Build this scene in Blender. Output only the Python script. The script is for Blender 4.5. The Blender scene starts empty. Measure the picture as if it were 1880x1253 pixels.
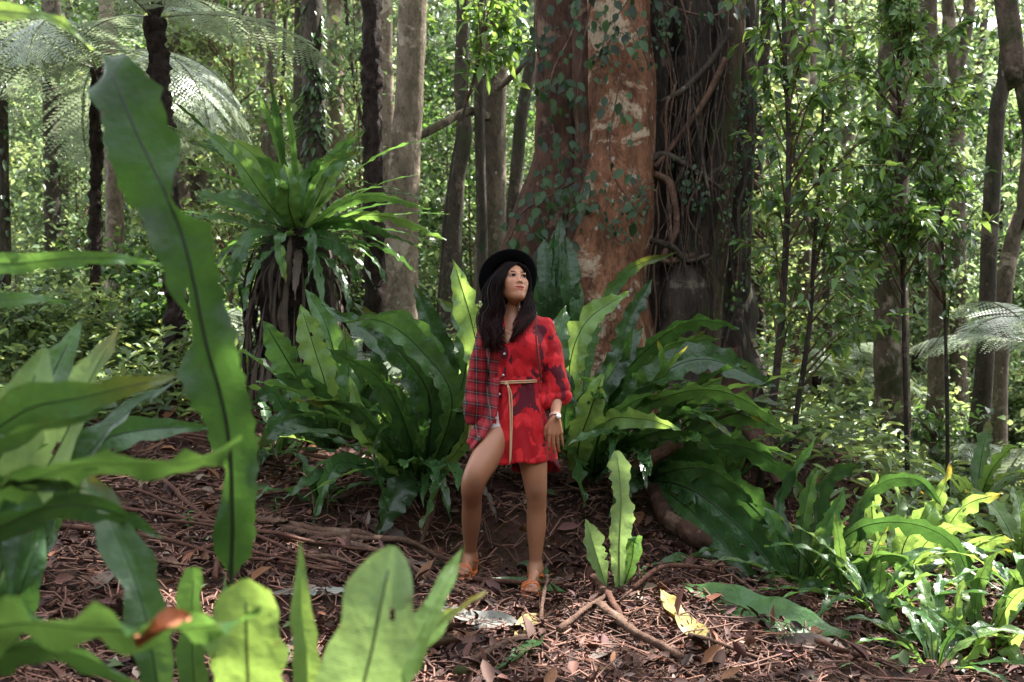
import bpy, math, random
import numpy as np
from mathutils import Vector, Matrix
random.seed(7)
RNG = np.random.default_rng(11)
SC = bpy.context.scene
COL = SC.collection
PI = math.pi
# ------------------------------------------------------------------ camera model
FPX, CX, CY, CAMZ = 1828.0, 940.0, 626.5, 1.30
def P(px, py, Y):
    return np.array([(px-CX)/FPX*Y, Y, CAMZ-(py-CY)/FPX*Y])
# direction towards the sun
SUN_EL, SUN_AZ = math.radians(58), math.radians(52)      # azimuth from +Y towards +X
SUN = np.array([math.sin(SUN_AZ)*math.cos(SUN_EL), math.cos(SUN_AZ)*math.cos(SUN_EL), math.sin(SUN_EL)])

# ------------------------------------------------------------------ noise
def _h(ix, iy, iz, s):
    n = (ix.astype(np.int64)*374761393 + iy.astype(np.int64)*668265263 + iz.astype(np.int64)*2147483647 + s*1274126177) & 0xffffffff
    n = ((n ^ (n >> 13))*1274126177) & 0xffffffff
    return ((n ^ (n >> 16)) & 0xffff)/65535.0*2-1
def vnoise(p, s=0):
    p = np.asarray(p, float); i = np.floor(p).astype(np.int64); f = p-i; f = f*f*(3-2*f)
    r = 0
    for dx in (0, 1):
        for dy in (0, 1):
            for dz in (0, 1):
                w = (f[..., 0] if dx else 1-f[..., 0])*(f[..., 1] if dy else 1-f[..., 1])*(f[..., 2] if dz else 1-f[..., 2])
                r = r+w*_h(i[..., 0]+dx, i[..., 1]+dy, i[..., 2]+dz, s)
    return r
def fbm(p, s=0, o=3):
    p = np.asarray(p, float)
    return sum(vnoise(p*2**k+k*7.3, s+k)*0.5**k for k in range(o))

# ------------------------------------------------------------------ ground height
_gc = [(-3, 2, .35), (-1.5, 2, .22), (0, 1, 0), (0, 2.5, 0), (1.5, 2.5, -.05), (3, 2.5, -.15), (-.69, 3.7, .05), (.53, 3.7, .03), (1.37, 3.8, -.01),
       (-1.45, 4.9, .30), (-2.2, 5.8, .45), (-2.04, 7.6, .83), (-3, 9, 1.08), (-2, 4.6, .36), (-.68, 5.0, .25), (-.24, 5.2, .105), (.1, 4.9, .045),
       (.03, 5.7, .36), (.03, 6.2, .5), (-.7, 6.1, .5), (1, 7.6, .75), (.2, 7.5, .75), (1.8, 7.5, .55), (.8, 6.2, .45), (1.02, 5.2, .12), (1.37, 5.0, .05), (1.6, 5.2, -.06),
       (1.55, 6.2, .12), (3.45, 9, -.32), (2, 4.3, -.14), (3.1, 6, -.28), (5, 6, -.6), (6, 10, -.6), (4, 14, -.5), (0, 14, .6), (-5, 14, 1.3), (-6, 8, 1.1),
       (-5, 5, .7), (0, 20, .5), (-8, 20, 1.4), (8, 20, -.7), (-8, 2, .6), (6, 1, -.4), (0, -3, 0), (-20, 20, 1.5), (20, 20, -.8), (0, 45, .3), (-30, 40, 1), (30, 40, -.8)]
_gc = np.array(_gc)
def G(x, y):
    x = np.asarray(x, float); y = np.asarray(y, float)
    d2 = (x[..., None]-_gc[:, 0])**2+(y[..., None]-_gc[:, 1])**2+.03
    w = d2**-1.6
    z = (w*_gc[:, 2]).sum(-1)/w.sum(-1)
    p = np.stack([x, y, 0*x], -1)
    return z+.03*fbm(p*1.6, 3)+.012*vnoise(p*7, 5)
def g1(x, y): return float(G(np.array([x]), np.array([y]))[0])

# ------------------------------------------------------------------ mesh helpers
def mesh_np(name, V, F, mats, uv=None, col=None, mi=None, smooth=True):
    V = np.asarray(V, np.float32)
    me = bpy.data.meshes.new(name)
    if isinstance(F, np.ndarray):
        n, k = F.shape; lv = F.ravel().astype(np.int32); ls = np.arange(n, dtype=np.int32)*k
    else:
        n = len(F); cnt = np.array([len(f) for f in F], np.int32)
        lv = np.array([i for f in F for i in f], np.int32); ls = np.concatenate([[0], np.cumsum(cnt)[:-1]]).astype(np.int32)
    me.vertices.add(len(V)); me.vertices.foreach_set('co', V.ravel())
    me.loops.add(len(lv)); me.loops.foreach_set('vertex_index', lv)
    me.polygons.add(n); me.polygons.foreach_set('loop_start', ls)
    if smooth: me.polygons.foreach_set('use_smooth', np.ones(n, bool))
    if mi is not None: me.polygons.foreach_set('material_index', np.asarray(mi, np.int32))
    if uv is not None:
        l = me.uv_layers.new(name='UVMap'); l.data.foreach_set('uv', np.asarray(uv, np.float32)[lv].ravel())
    if col is not None:
        a = me.color_attributes.new('tint', 'FLOAT_COLOR', 'POINT')
        c = np.ones((len(V), 4), np.float32); c[:, :3] = col; a.data.foreach_set('color', c.ravel())
    for m in (mats if isinstance(mats, (list, tuple)) else [mats]): me.materials.append(m)
    me.update(calc_edges=True); me.validate()
    return me
def wpos(o):
    v = np.zeros(3)
    while o is not None: v += np.array(o.location); o = o.parent
    return v
def link(name, me, parent=None, loc=None):
    o = bpy.data.objects.new(name, me); COL.objects.link(o)
    if parent is not None: o.parent = parent
    if loc is not None: o.location = loc
    return o
def add(name, V, F, mats, parent=None, origin=None, **kw):
    """V in world coordinates (all empties here are unrotated); origin = object's own base for a top-level mesh"""
    V = np.asarray(V, float)
    if parent is not None: off = wpos(parent); loc = None
    else: off = np.array(origin if origin is not None else (0, 0, 0), float); loc = off
    return link(name, mesh_np(name, V-off, F, mats, **kw), parent, loc)
def tag(o, label=None, cat=None, group=None, kind=None):
    if label: o['label'] = label
    if cat: o['category'] = cat
    if group: o['group'] = group
    if kind: o['kind'] = kind
    return o
def thing(name, label, cat, loc, group=None):
    o = bpy.data.objects.new(name, None); COL.objects.link(o); o.location = loc; o.empty_display_size = .1
    return tag(o, label, cat, group)
def copy_tree(o, parent=None):
    c = o.copy(); COL.objects.link(c); c.parent = parent
    for ch in list(o.children): copy_tree(ch, c)
    return c
def norm(v): v = np.asarray(v, float); return v/(np.linalg.norm(v, axis=-1, keepdims=True)+1e-9)
def spline(pts, n):
    """Catmull-Rom through pts (k,d) -> (n,d), roughly uniform in arc length"""
    p = np.asarray(pts, float); k = len(p)
    if k == 2: t = np.linspace(0, 1, n)[:, None]; return p[0]*(1-t)+p[1]*t
    q = np.vstack([2*p[0]-p[1], p, 2*p[-1]-p[-2]])
    tt = np.linspace(0, k-1-1e-6, 40*k); i = tt.astype(int); f = (tt-i)[:, None]
    a, b, c, d = q[i], q[i+1], q[i+2], q[i+3]
    r = .5*(2*b+(c-a)*f+(2*a-5*b+4*c-d)*f*f+(3*b-a-3*c+d)*f**3)
    s = np.concatenate([[0], np.cumsum(np.linalg.norm(np.diff(r[:, :3], axis=0), axis=1))])
    u = np.linspace(0, s[-1], n)
    return np.stack([np.interp(u, s, r[:, j]) for j in range(r.shape[1])], 1)
def frames(p):
    T = norm(np.gradient(p, axis=0)); N = np.zeros_like(T)
    ref = np.array([0, 0, 1.]) if abs(T[0, 2]) < .9 else np.array([1., 0, 0])
    n = norm(np.cross(T[0], ref))
    for i in range(len(p)):
        n = n-T[i]*np.dot(n, T[i]); n = n/(np.linalg.norm(n)+1e-9); N[i] = n
    return T, N, np.cross(T, N)
def tube(p, r, seg=8, cap=True):
    p = np.asarray(p, float); n = len(p); r = np.broadcast_to(np.asarray(r, float), (n,))
    T, N, B = frames(p); a = np.linspace(0, 2*PI, seg, endpoint=False)
    V = (p[:, None]+r[:, None, None]*(np.cos(a)[None, :, None]*N[:, None]+np.sin(a)[None, :, None]*B[:, None])).reshape(-1, 3)
    i, j = np.meshgrid(np.arange(n-1), np.arange(seg), indexing='ij'); j2 = (j+1) % seg
    F = np.stack([i*seg+j, i*seg+j2, (i+1)*seg+j2, (i+1)*seg+j], -1).reshape(-1, 4)
    if cap:
        V = np.vstack([V, p[0], p[-1]]); c0 = n*seg; jj = np.arange(seg); j3 = (jj+1) % seg
        F = np.vstack([F, np.stack([c0+0*jj, j3, jj, c0+0*jj], -1)[:, [0, 1, 2, 2]], np.stack([c0+1+0*jj, (n-1)*seg+jj, (n-1)*seg+j3, (n-1)*seg+j3], -1)])
        F = [tuple(dict.fromkeys(f)) for f in F.tolist()]
    else: F = F.tolist()
    return V, F
class MB:
    def __init__(s): s.V = []; s.F = []; s.n = 0; s.C = []; s.M = []
    def put(s, V, F, col=None, m=0):
        V = np.asarray(V, float); F = F.tolist() if isinstance(F, np.ndarray) else F
        s.V.append(V); s.F += [tuple(i+s.n for i in f) for f in F]; s.n += len(V)
        s.C.append(np.broadcast_to(np.array(col if col is not None else (1, 1, 1), float), (len(V), 3))); s.M += [m]*len(F)
    def build(s, name, mats, parent=None, origin=None, **kw):
        return add(name, np.vstack(s.V), s.F, mats, parent, origin, col=np.vstack(s.C), mi=s.M, **kw)

# ------------------------------------------------------------------ materials
class NT:
    def __init__(s, name):
        s.m = bpy.data.materials.new(name); s.m.use_nodes = True; s.t = s.m.node_tree; s.t.nodes.clear()
        s.out = s.t.nodes.new('ShaderNodeOutputMaterial')
    def n(s, typ, inp=None, **kw):
        x = s.t.nodes.new('ShaderNode'+typ)
        for k, v in kw.items(): setattr(x, k, v)
        for k, v in (inp or {}).items():
            if isinstance(v, bpy.types.NodeSocket): s.t.links.new(v, x.inputs[k])
            else: x.inputs[k].default_value = v
        return x
    def math(s, op, a, b=0., c=None, clamp=False):
        i = {0: a, 1: b}
        if c is not None: i[2] = c
        return s.n('Math', i, operation=op, use_clamp=clamp).outputs[0]
    def mix(s, f, a, b, bt='MIX'):
        x = s.n('Mix', data_type='RGBA', blend_type=bt)
        for k, v in ((0, f), (6, a), (7, b)):
            if isinstance(v, bpy.types.NodeSocket): s.t.links.new(v, x.inputs[k])
            else: x.inputs[k].default_value = (*v, 1) if hasattr(v, '__len__') and len(v) == 3 else v
        return x.outputs[2]
    def ramp(s, f, stops, interp='LINEAR'):
        x = s.n('ValToRGB', {0: f}); cr = x.color_ramp; cr.interpolation = interp
        while len(cr.elements) < len(stops): cr.elements.new(.5)
        for e, (p, c) in zip(cr.elements, stops):
            e.position = p; e.color = (*c, 1) if hasattr(c, '__len__') else (c, c, c, 1)
        return x.outputs[0]
    def noise(s, vec, scale, detail=4, rough=.55, dist=0.):
        return s.n('TexNoise', {'Vector': vec, 'Scale': scale, 'Detail': detail, 'Roughness': rough, 'Distortion': dist}).outputs
    def obj(s): return s.n('TexCoord').outputs['Object']
    def mapping(s, vec, sc=(1, 1, 1), loc=(0, 0, 0), rot=(0, 0, 0)): return s.n('Mapping', {'Vector': vec, 'Scale': sc, 'Location': loc, 'Rotation': rot}).outputs[0]
    def bump(s, h, st=.5, d=.01): return s.n('Bump', {'Height': h, 'Strength': st, 'Distance': d}).outputs[0]
    def pbsdf(s, col, rough=.6, normal=None, **kw):
        i = {'Base Color': col if isinstance(col, bpy.types.NodeSocket) else (*col, 1), 'Roughness': rough}
        if normal is not None: i['Normal'] = normal
        i.update({k.replace('_', ' '): v for k, v in kw.items()})
        return s.n('BsdfPrincipled', i).outputs[0]
    def done(s, sh): s.t.links.new(sh, s.out.inputs[0]); return s.m

def leaf_mat(name, c1, c2, trans, rough=.35, tf=.38, veins=False, spots=.0, spec=.5):
    """c1/c2: dark and light tone; trans: colour of light that shines through"""
    t = NT(name); o = t.obj()
    tint = t.n('Attribute', attribute_name='tint').outputs['Color']
    rnd = t.n('ObjectInfo').outputs['Random']
    nz = t.noise(o, 7, 3)[0]
    f = t.math('ADD', t.math('MULTIPLY', nz, .9), t.math('MULTIPLY', t.math('SUBTRACT', rnd, .5), .7), clamp=True)
    col = t.mix(f, c1, c2)
    col = t.n('HueSaturation', {'Color': t.mix(1., col, tint, 'MULTIPLY'), 'Saturation': .86}).outputs[0]
    trans = tuple(.86*x+.14*max(trans)*.6 for x in trans)
    tr = t.mix(1., t.mix(t.math('MULTIPLY', rnd, .5), trans, tuple(x*.6 for x in trans)), tint, 'MULTIPLY')
    nor = None
    if veins:
        uv = t.n('UVMap').outputs[0]; sx = t.n('SeparateXYZ', {0: uv})
        # fine lateral veins running out from the midrib, slightly forward
        ph = t.math('ADD', t.math('MULTIPLY', sx.outputs[0], 1250.), t.math('MULTIPLY', t.math('ABSOLUTE', sx.outputs[1]), -9.))
        ph = t.math('ADD', ph, t.math('MULTIPLY', t.noise(o, 14, 3)[0], 9.))
        w = t.math('MULTIPLY_ADD', t.math('SINE', ph), .5, .5)
        big = t.noise(o, 16, 3)[0]
        nor = t.bump(t.math('ADD', t.math('MULTIPLY', w, .035), t.math('MULTIPLY', big, 1.5)), .55, .014)
        col = t.mix(t.math('MULTIPLY', w, .10), col, tuple(min(1, x*1.7) for x in c2))
        tr = t.mix(t.math('MULTIPLY', w, .22), tr, tuple(x*.55 for x in trans))
        blot = t.ramp(t.noise(o, 5, 5, .65)[0], [(.35, .62), (.65, 1.2)]); col = t.mix(1., col, blot, 'MULTIPLY'); tr = t.mix(1., tr, blot, 'MULTIPLY')
        mz = t.ramp(t.math('ABSOLUTE', sx.outputs[1]), [(.0, .35), (.28, 0.)]); col = t.mix(mz, col, tuple(min(1, x*1.5) for x in c2))
        # pale mid zone and brown blemishes
        edge = t.math('MULTIPLY', t.math('POWER', t.math('ABSOLUTE', sx.outputs[1]), 5.), t.noise(o, 22, 3)[0])
        br = t.ramp(t.math('ADD', t.noise(o, 38, 4, .6)[0], t.math('MULTIPLY', edge, .22)), [(.66, 0.), (.74, 1.)])
        brf = t.math('MULTIPLY', br, .75 if spots else .35)
        col = t.mix(brf, col, (.10, .055, .018)); tr = t.mix(brf, tr, (.12, .06, .015))
    i = dict(Specular_IOR_Level=spec)
    rr = t.math('MULTIPLY_ADD', t.noise(o, 9, 3)[0], .4, rough-.2)
    p = t.pbsdf(col, rr, nor, **i)
    ti = {'Color': tr}
    if nor is not None: ti['Normal'] = nor
    tl = t.n('BsdfTranslucent', ti).outputs[0]
    return t.done(t.n('MixShader', {0: tf, 1: p, 2: tl}).outputs[0])

def bark_mat(name, c1, c2, c3, sc=(1, 1, .35), k=6., patch=.5, moss=.0, mosscol=(.035, .055, .012), lichen=.15, ring=0., bs=.8):
    t = NT(name); o = t.obj(); m = t.mapping(o, sc)
    n1 = t.noise(m, k, 8, .65, .4)[0]; n2 = t.noise(m, k*4.5, 6, .7)[0]; n3 = t.noise(o, 2.1, 5, .6, .3)[0]
    col = t.mix(t.ramp(n1, [(.34, 0.), (.66, 1.)]), c1, c2)
    pt = t.ramp(t.noise(o, 3.3, 7, .68, .6)[0], [(.5+.12*(1-patch), 0.), (.56+.12*(1-patch), 1.)])
    col = t.mix(t.math('MULTIPLY', pt, .85), col, c3)
    if lichen:
        li = t.ramp(t.n('TexVoronoi', {'Vector': t.mapping(o, (1, 1, .8)), 'Scale': 13., 'Randomness': 1.}).outputs['Distance'], [(.12, 1.), (.2, 0.)])
        li = t.math('MULTIPLY', li, t.ramp(n3, [(.45, 0.), (.6, 1.)]))
        col = t.mix(t.math('MULTIPLY', li, lichen*3), col, tuple(min(.5, x*1.7+.04) for x in c3))
    col = t.mix(t.math('MULTIPLY', t.ramp(n2, [(.3, 1.), (.5, 0.)]), .75), col, tuple(x*.25 for x in c1))
    if moss:
        ms = t.ramp(t.math('ADD', t.noise(o, 2.7, 7, .7, .5)[0], moss-.5), [(.5, 0.), (.6, 1.)])
        col = t.mix(t.math('MULTIPLY', ms, .9), col, mosscol)
    h = t.math('ADD', t.math('MULTIPLY', n1, 1.), t.math('MULTIPLY', n2, .5))
    if ring:
        sz = t.n('SeparateXYZ', {0: o}).outputs[2]
        rg = t.math('SINE', t.math('ADD', t.math('MULTIPLY', sz, ring), t.math('MULTIPLY', t.noise(o, 9, 3)[0], 9.)))
        h = t.math('ADD', h, t.math('MULTIPLY', rg, .25))
    return t.done(t.pbsdf(col, .88, t.bump(h, bs, .035), Specular_IOR_Level=.2))

def plain_mat(name, c, rough=.7, var=.25, scale=20, bump=.2, **kw):
    t = NT(name); o = t.obj(); n = t.noise(o, scale, 4)[0]
    tint = t.n('Attribute', attribute_name='tint').outputs['Color']
    col = t.mix(1., t.mix(n, tuple(x*(1-var) for x in c), tuple(min(1, x*(1+var)) for x in c)), tint, 'MULTIPLY')
    return t.done(t.pbsdf(col, rough, t.bump(n, bump, .004), **kw))

M = {}
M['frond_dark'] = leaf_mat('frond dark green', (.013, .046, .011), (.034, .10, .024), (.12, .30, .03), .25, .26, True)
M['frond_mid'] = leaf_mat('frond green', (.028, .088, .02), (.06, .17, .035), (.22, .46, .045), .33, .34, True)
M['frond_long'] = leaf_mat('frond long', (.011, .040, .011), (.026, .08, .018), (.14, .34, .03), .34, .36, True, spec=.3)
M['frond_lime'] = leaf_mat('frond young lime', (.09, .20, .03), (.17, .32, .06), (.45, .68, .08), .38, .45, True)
M['frond_pale'] = leaf_mat('frond pale underside', (.12, .22, .07), (.2, .32, .11), (.36, .55, .12), .42, .45, True)
M['frond_back'] = leaf_mat('frond behind', (.03, .09, .025), (.07, .18, .04), (.28, .5, .05), .35, .38, True, .4)
M['frond_yellow'] = leaf_mat('frond dying yellow', (.24, .20, .03), (.36, .26, .06), (.5, .4, .06), .5, .3, True, 1.)
M['frond_dry'] = leaf_mat('frond dry brown', (.055, .034, .024), (.13, .085, .06), (.09, .05, .02), .7, .12, True, 1.)
M['frond_white'] = leaf_mat('frond bleached', (.17, .165, .14), (.29, .29, .25), (.2, .2, .14), .55, .2, True, .6)
M['midrib'] = plain_mat('midrib dark', (.012, .011, .008), .45, .3, 30)
M['midrib_green'] = plain_mat('midrib green', (.10, .18, .05), .45, .3, 30)
M['leaf_sun'] = leaf_mat('leaf understory', (.045, .105, .036), (.11, .185, .08), (.36, .53, .18), .4, .42)
M['leaf_pale'] = leaf_mat('leaf pale understory', (.10, .17, .06), (.19, .27, .10), (.45, .6, .16), .42, .4)
M['leaf_dark'] = leaf_mat('leaf dark', (.018, .055, .014), (.045, .115, .025), (.17, .36, .04), .34, .32)
M['leaf_vine'] = leaf_mat('leaf vine', (.012, .038, .012), (.034, .085, .024), (.12, .26, .04), .46, .26, spec=.3)
M['leaf_sapling'] = leaf_mat('leaf sapling', (.03, .085, .018), (.065, .16, .03), (.28, .5, .05), .36, .4)
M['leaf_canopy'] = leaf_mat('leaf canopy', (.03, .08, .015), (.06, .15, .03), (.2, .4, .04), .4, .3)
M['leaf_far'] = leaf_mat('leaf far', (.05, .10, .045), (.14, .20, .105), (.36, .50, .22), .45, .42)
M['fern_pinna'] = leaf_mat('tree fern pinnae', (.17, .23, .15), (.32, .37, .27), (.38, .46, .25), .27, .28)
M['grass'] = leaf_mat('undergrowth', (.06, .12, .03), (.13, .22, .06), (.4, .55, .12), .45, .38)
M['litter'] = plain_mat('leaf litter', (1., 1., 1.), .75, .35, 40, .4, Specular_IOR_Level=.3)
M['twig'] = bark_mat('twig', (.085, .045, .032), (.17, .10, .07), (.24, .16, .12), (1, 1, 1), 14, .4, 0, lichen=0)
M['twig_red'] = bark_mat('rachis reddish', (.07, .03, .022), (.14, .065, .045), (.18, .10, .07), (1, 1, 1), 14, .4, 0, lichen=0)
M['bark_fig'] = bark_mat('bark fig orange', (.095, .042, .026), (.30, .135, .075), (.50, .38, .27), (1, 1, .45), 11, .72, .26, (.06, .055, .025), lichen=.3, ring=0, bs=1.)
M['bark_figred'] = bark_mat('bark fig dark red', (.036, .019, .014), (.11, .055, .038), (.20, .125, .09), (1, 1, .3), 9, .45, .42, lichen=.1)
M['bark_figdark'] = bark_mat('bark fig dark', (.020, .015, .012), (.066, .050, .040), (.14, .11, .09), (1, 1, .3), 9, .5, .44, lichen=.15)
M['bark_figmoss'] = bark_mat('bark fig mossy', (.045, .032, .02), (.10, .07, .045), (.2, .15, .11), (1, 1, .3), 8, .4, .5, (.04, .06, .015), lichen=.25)
M['bark_pale'] = bark_mat('bark pale tan', (.10, .075, .052), (.26, .20, .145), (.40, .33, .25), (1, 1, .5), 9, .6, .40, (.07, .08, .025), lichen=.2)
M['bark_brown'] = bark_mat('bark brown', (.055, .042, .031), (.155, .118, .085), (.29, .235, .175), (1, 1, .4), 10, .55, .42, (.045, .06, .018), lichen=.2)
M['bark_dark'] = bark_mat('bark tree fern', (.010, .007, .006), (.055, .034, .026), (.085, .055, .042), (1, 1, .8), 22, .3, 0, lichen=0, bs=1.)
M['bark_moss'] = bark_mat('bark mossy dark', (.028, .023, .017), (.08, .062, .046), (.15, .12, .09), (1, 1, .4), 10, .5, .46, (.035, .046, .016), lichen=.15)
M['bark_twotone'] = bark_mat('bark mossy brown', (.06, .042, .032), (.16, .112, .086), (.36, .285, .23), (1, 1, .5), 8, .6, .52, (.03, .04, .012), lichen=.25)
M['root'] = bark_mat('aerial root', (.03, .022, .018), (.085, .064, .05), (.15, .12, .095), (1, 1, .6), 10, .4, .3, lichen=.15)
# ------------------------------------------------------------------ fern fronds
def frond_geo(path, hw, hint, ripple=.25, freq=7., fold=.25, seed=0, n=30, m=5, prof=None, notch=4, twist=0., und=1., sides=None):
    """path (k,3) midrib, hw half width in m, hint = direction the upper face looks to"""
    r = np.random.default_rng(seed)
    p = spline(path, n); T = norm(np.gradient(p, axis=0))
    L = np.linalg.norm(np.diff(p, axis=0), axis=1).sum(); s = np.linspace(0, 1, n)
    hint = np.broadcast_to(np.asarray(hint, float), (n, 3))
    A = norm(np.cross(T, hint)); N = norm(np.cross(A, T))
    # keep the frame continuous
    for i in range(1, n):
        if np.dot(A[i], A[i-1]) < 0: A[i] *= -1; N[i] *= -1
    if twist:
        a = twist*(s-.3); A, N = A*np.cos(a)[:, None]+N*np.sin(a)[:, None], N*np.cos(a)[:, None]-A*np.sin(a)[:, None]
    if prof is None:
        w = np.clip(s/.42, 0, 1)**.75*(1-np.clip((s-.62)/.38, 0, 1)**2.4); w = np.maximum(w, .07*(1-s)+.01)
    else: w = np.interp(s, prof[0], prof[1])
    u = np.linspace(-1, 1, 2*m+1); U = np.broadcast_to(u, (n, 2*m+1))
    W = np.repeat((w*hw)[:, None], 2*m+1, 1)
    ph = r.uniform(0, 6, 4)
    for side in (-1, 1):
        msk = (U*side > 0)
        edge = 1+und*(.10*np.sin(s*L*freq*6.3*1.3+ph[0]+side)+.07*np.sin(s*L*freq*14+ph[1]*side)+.06*np.sin(s*L*9+ph[2]*side))
        for k in range(r.integers(0, notch+1)):
            s0 = r.uniform(.25, .95); edge = edge-r.uniform(.15, .6)*np.exp(-((s-s0)/r.uniform(.012, .03))**2)
        W = np.where(msk, W*np.clip(edge, .15, 1.3)[:, None], W)
    if sides is not None:
        py = CY+(CAMZ-p[:, 2])/p[:, 1]*FPX; sc_ = p[:, 1]/FPX; tb = np.array(sides)
        jl = 1+.07*np.sin(py*.19)+.05*np.sin(py*.43+1)+.03*np.sin(py*.9); jr = 1+.07*np.sin(py*.16+2)+.05*np.sin(py*.39)+.03*np.sin(py*.8+1)
        W = np.where(U < 0, (np.interp(py, tb[:, 0], tb[:, 1])*sc_*jl)[:, None], (np.interp(py, tb[:, 0], tb[:, 2])*sc_*jr)[:, None])
    rp = np.sin(s[:, None]*L*freq*6.3+ph[2]+np.sign(U)*ph[3])+.5*np.sin(s[:, None]*L*freq*11.7+ph[3]+np.sign(U)*2)
    dz = hw*(ripple*np.abs(U)**1.7*rp*np.clip(s/.2, 0, 1)[:, None]+fold*np.abs(U)*np.minimum(1, w[:, None]*1.2))
    V = p[:, None]+A[:, None]*(U*W)[..., None]+N[:, None]*dz[..., None]
    i, j = np.meshgrid(np.arange(n-1), np.arange(2*m), indexing='ij'); k = 2*m+1
    F = np.stack([i*k+j, i*k+j+1, (i+1)*k+j+1, (i+1)*k+j], -1).reshape(-1, 4)
    uv = np.stack([np.repeat(s*L, k), np.tile(u, n)], 1)
    return V.reshape(-1, 3), F, uv, p, L
fs = [0]
def frond(parent, path, hw, hint, mat='frond_mid', rib='midrib', ribw=1., label=None, **kw):
    fs[0] += 1
    V, F, uv, p, L = frond_geo(path, hw, hint, seed=fs[0], **kw)
    c = np.full((len(V), 3), 1.)*RNG.uniform(.78, 1.18); kk = len(V)//len(p)
    if RNG.random() < .28: c *= 1+np.repeat(np.clip((np.linspace(0, 1, len(p))-RNG.uniform(.8, .93))/.1, 0, 1), kk)[:, None]*np.array([.9, -.1, -.4])
    q_ = np.repeat(np.linspace(0, 1, len(F)//(kk-1)), kk-1); F = F[(RNG.random(len(F)) > .006) | (q_ < .3)]      # insect holes
    o = add('frond', V, F, M[mat], parent, uv=uv, col=c)
    if label: o['label'] = label
    k = max(2, int(len(p)*.97)); r = np.linspace(1, .3, k)*max(.0022, hw*.07)*ribw
    tv, tf = tube(p[:k], r, 5)
    add('midrib', tv, tf, M[rib], o, col=np.ones((len(tv), 3)))
    return o
def fpx(parent, pts, hwpx, mat='frond_mid', roll=0., face=None, rib='midrib', **kw):
    """frond through picture points (px, py, depth); roll turns the blade about its midrib away from facing -Y"""
    path = np.array([P(*q) for q in pts]); Ym = np.mean([q[2] for q in pts])
    T = norm(path[-1]-path[0]); v = np.array([0, -1., 0]) if face is None else np.asarray(face, float)
    n = norm(v-T*np.dot(v, T)); a = np.cross(T, n); h = n*math.cos(roll)+a*math.sin(roll)
    return frond(parent, path, hwpx/FPX*Ym, h, mat, rib, **kw)
def arch(base, az, el, L, droop, n=6, side=0.):
    """midrib that leaves base at elevation el and bends down by droop radians along its length"""
    p = [np.array(base, float)]; st = L/(n-1)
    for i in range(n-1):
        e = el-droop*((i+.3)/(n-1))**1.3; a = az+side*(i/(n-1))
        p.append(p[-1]+st*np.array([math.cos(e)*math.cos(a), math.cos(e)*math.sin(a), math.sin(e)]))
    return np.array(p)
def rosette(parent, base, N, L, hw, mats, el=(25, 80), droop=(30, 80), azr=(0, 360), seed=0, **kw):
    r = np.random.default_rng(seed)
    for i in range(N):
        az = math.radians(azr[0]+(azr[1]-azr[0])*(i+r.uniform(0, .9))/N); e = math.radians(r.uniform(*el)); l = L*r.uniform(.7, 1.1)
        path = arch(np.array(base)+np.array([.03*math.cos(az), .03*math.sin(az), 0]), az, e, l, math.radians(r.uniform(*droop)), side=r.uniform(-.3, .3))
        frond(parent, path, hw*r.uniform(.75, 1.15), (-.35*math.cos(az), -.35*math.sin(az), 1), mats[r.integers(len(mats))], twist=r.uniform(-.5, .5), n=26, m=4, **kw)
def mess(parent, q, N, L, hw, mats, seed):
    r = np.random.default_rng(seed); b = P(*q)
    for i in range(N):
        az = math.radians(r.uniform(-200, 20)); e = math.radians(r.uniform(15, 78)); l = L*r.uniform(.6, 1.15)
        path = arch(b+[.08*math.cos(az), .08*math.sin(az), 0], az, e, l, math.radians(r.uniform(20, 95)), 7, r.uniform(-.6, .6))
        dead = i % 7 == 6; m_ = 'frond_dry' if dead else mats[r.integers(len(mats))]
        frond(parent, path, hw*r.uniform(.55, 1.05)*(.6 if dead else 1), (-.35*math.cos(az), -.35*math.sin(az), 1), m_, twist=r.uniform(-1.1, 1.1), n=36, m=4, ripple=r.uniform(.15, .4), freq=r.uniform(5, 10), fold=r.uniform(.1, .5), notch=6)
def fern(label, base, group=None): return thing('birds_nest_fern', label, 'fern', base, group)

D_, Md, Lm, Pa, Bk = 'frond_dark', 'frond_mid', 'frond_lime', 'frond_pale', 'frond_back'
# ---- foreground ferns, close to the lens
def gp(px, Y, dy=0.0):
    x = (px-CX)/FPX*Y; return np.array([x, Y, g1(x, Y)+dy])
b = gp(450, 1.95); fA = fern('tall foreground fern with one long dark green frond rising to the top left', b)
def below(q): return (q[0]*1., q[1], q[2])
fpx(fA, [(450, 1760, 1.95), (432, 1230, 1.93), (424, 1090, 1.92), (427, 960, 1.91), (422, 822, 1.9), (404, 721, 1.89), (377, 625, 1.88), (347, 478, 1.87), (312, 372, 1.87), (254, 251, 1.88), (212, 150, 1.9), (188, 100, 1.95)], 60, 'frond_long', .12, n=110, m=7, ripple=.28, freq=3.6, fold=.10, ribw=1.35,
    sides=[(99, 1, 2), (108, 6, 26), (125, 30, 40), (148, 58, 50), (201, 44, 72), (251, 58, 62), (282, 60, 64), (327, 74, 30), (377, 56, 6), (402, 54, 19), (433, 58, 63), (478, 48, 50), (528, 44, 47), (578, 22, 48), (620, 24, 66), (660, 58, 57), (711, 54, 54), (771, 38, 53), (822, 36, 50), (862, 10, 48), (923, 23, 45), (973, 33, 42), (1024, 23, 32), (1049, 6, 10), (1066, 3, 3), (1800, 3, 3)])
fpx(fA, [(470, 1760, 1.7), (458, 1320, 1.62), (453, 1180, 1.6), (451, 1062, 1.6)], 68, Lm, .2, n=36, m=6, ripple=.14, freq=8, fold=.1, prof=([0, .4, .6, .8, .93, .98, 1], [.05, .5, .8, 1, .9, .55, .1]))
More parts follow.
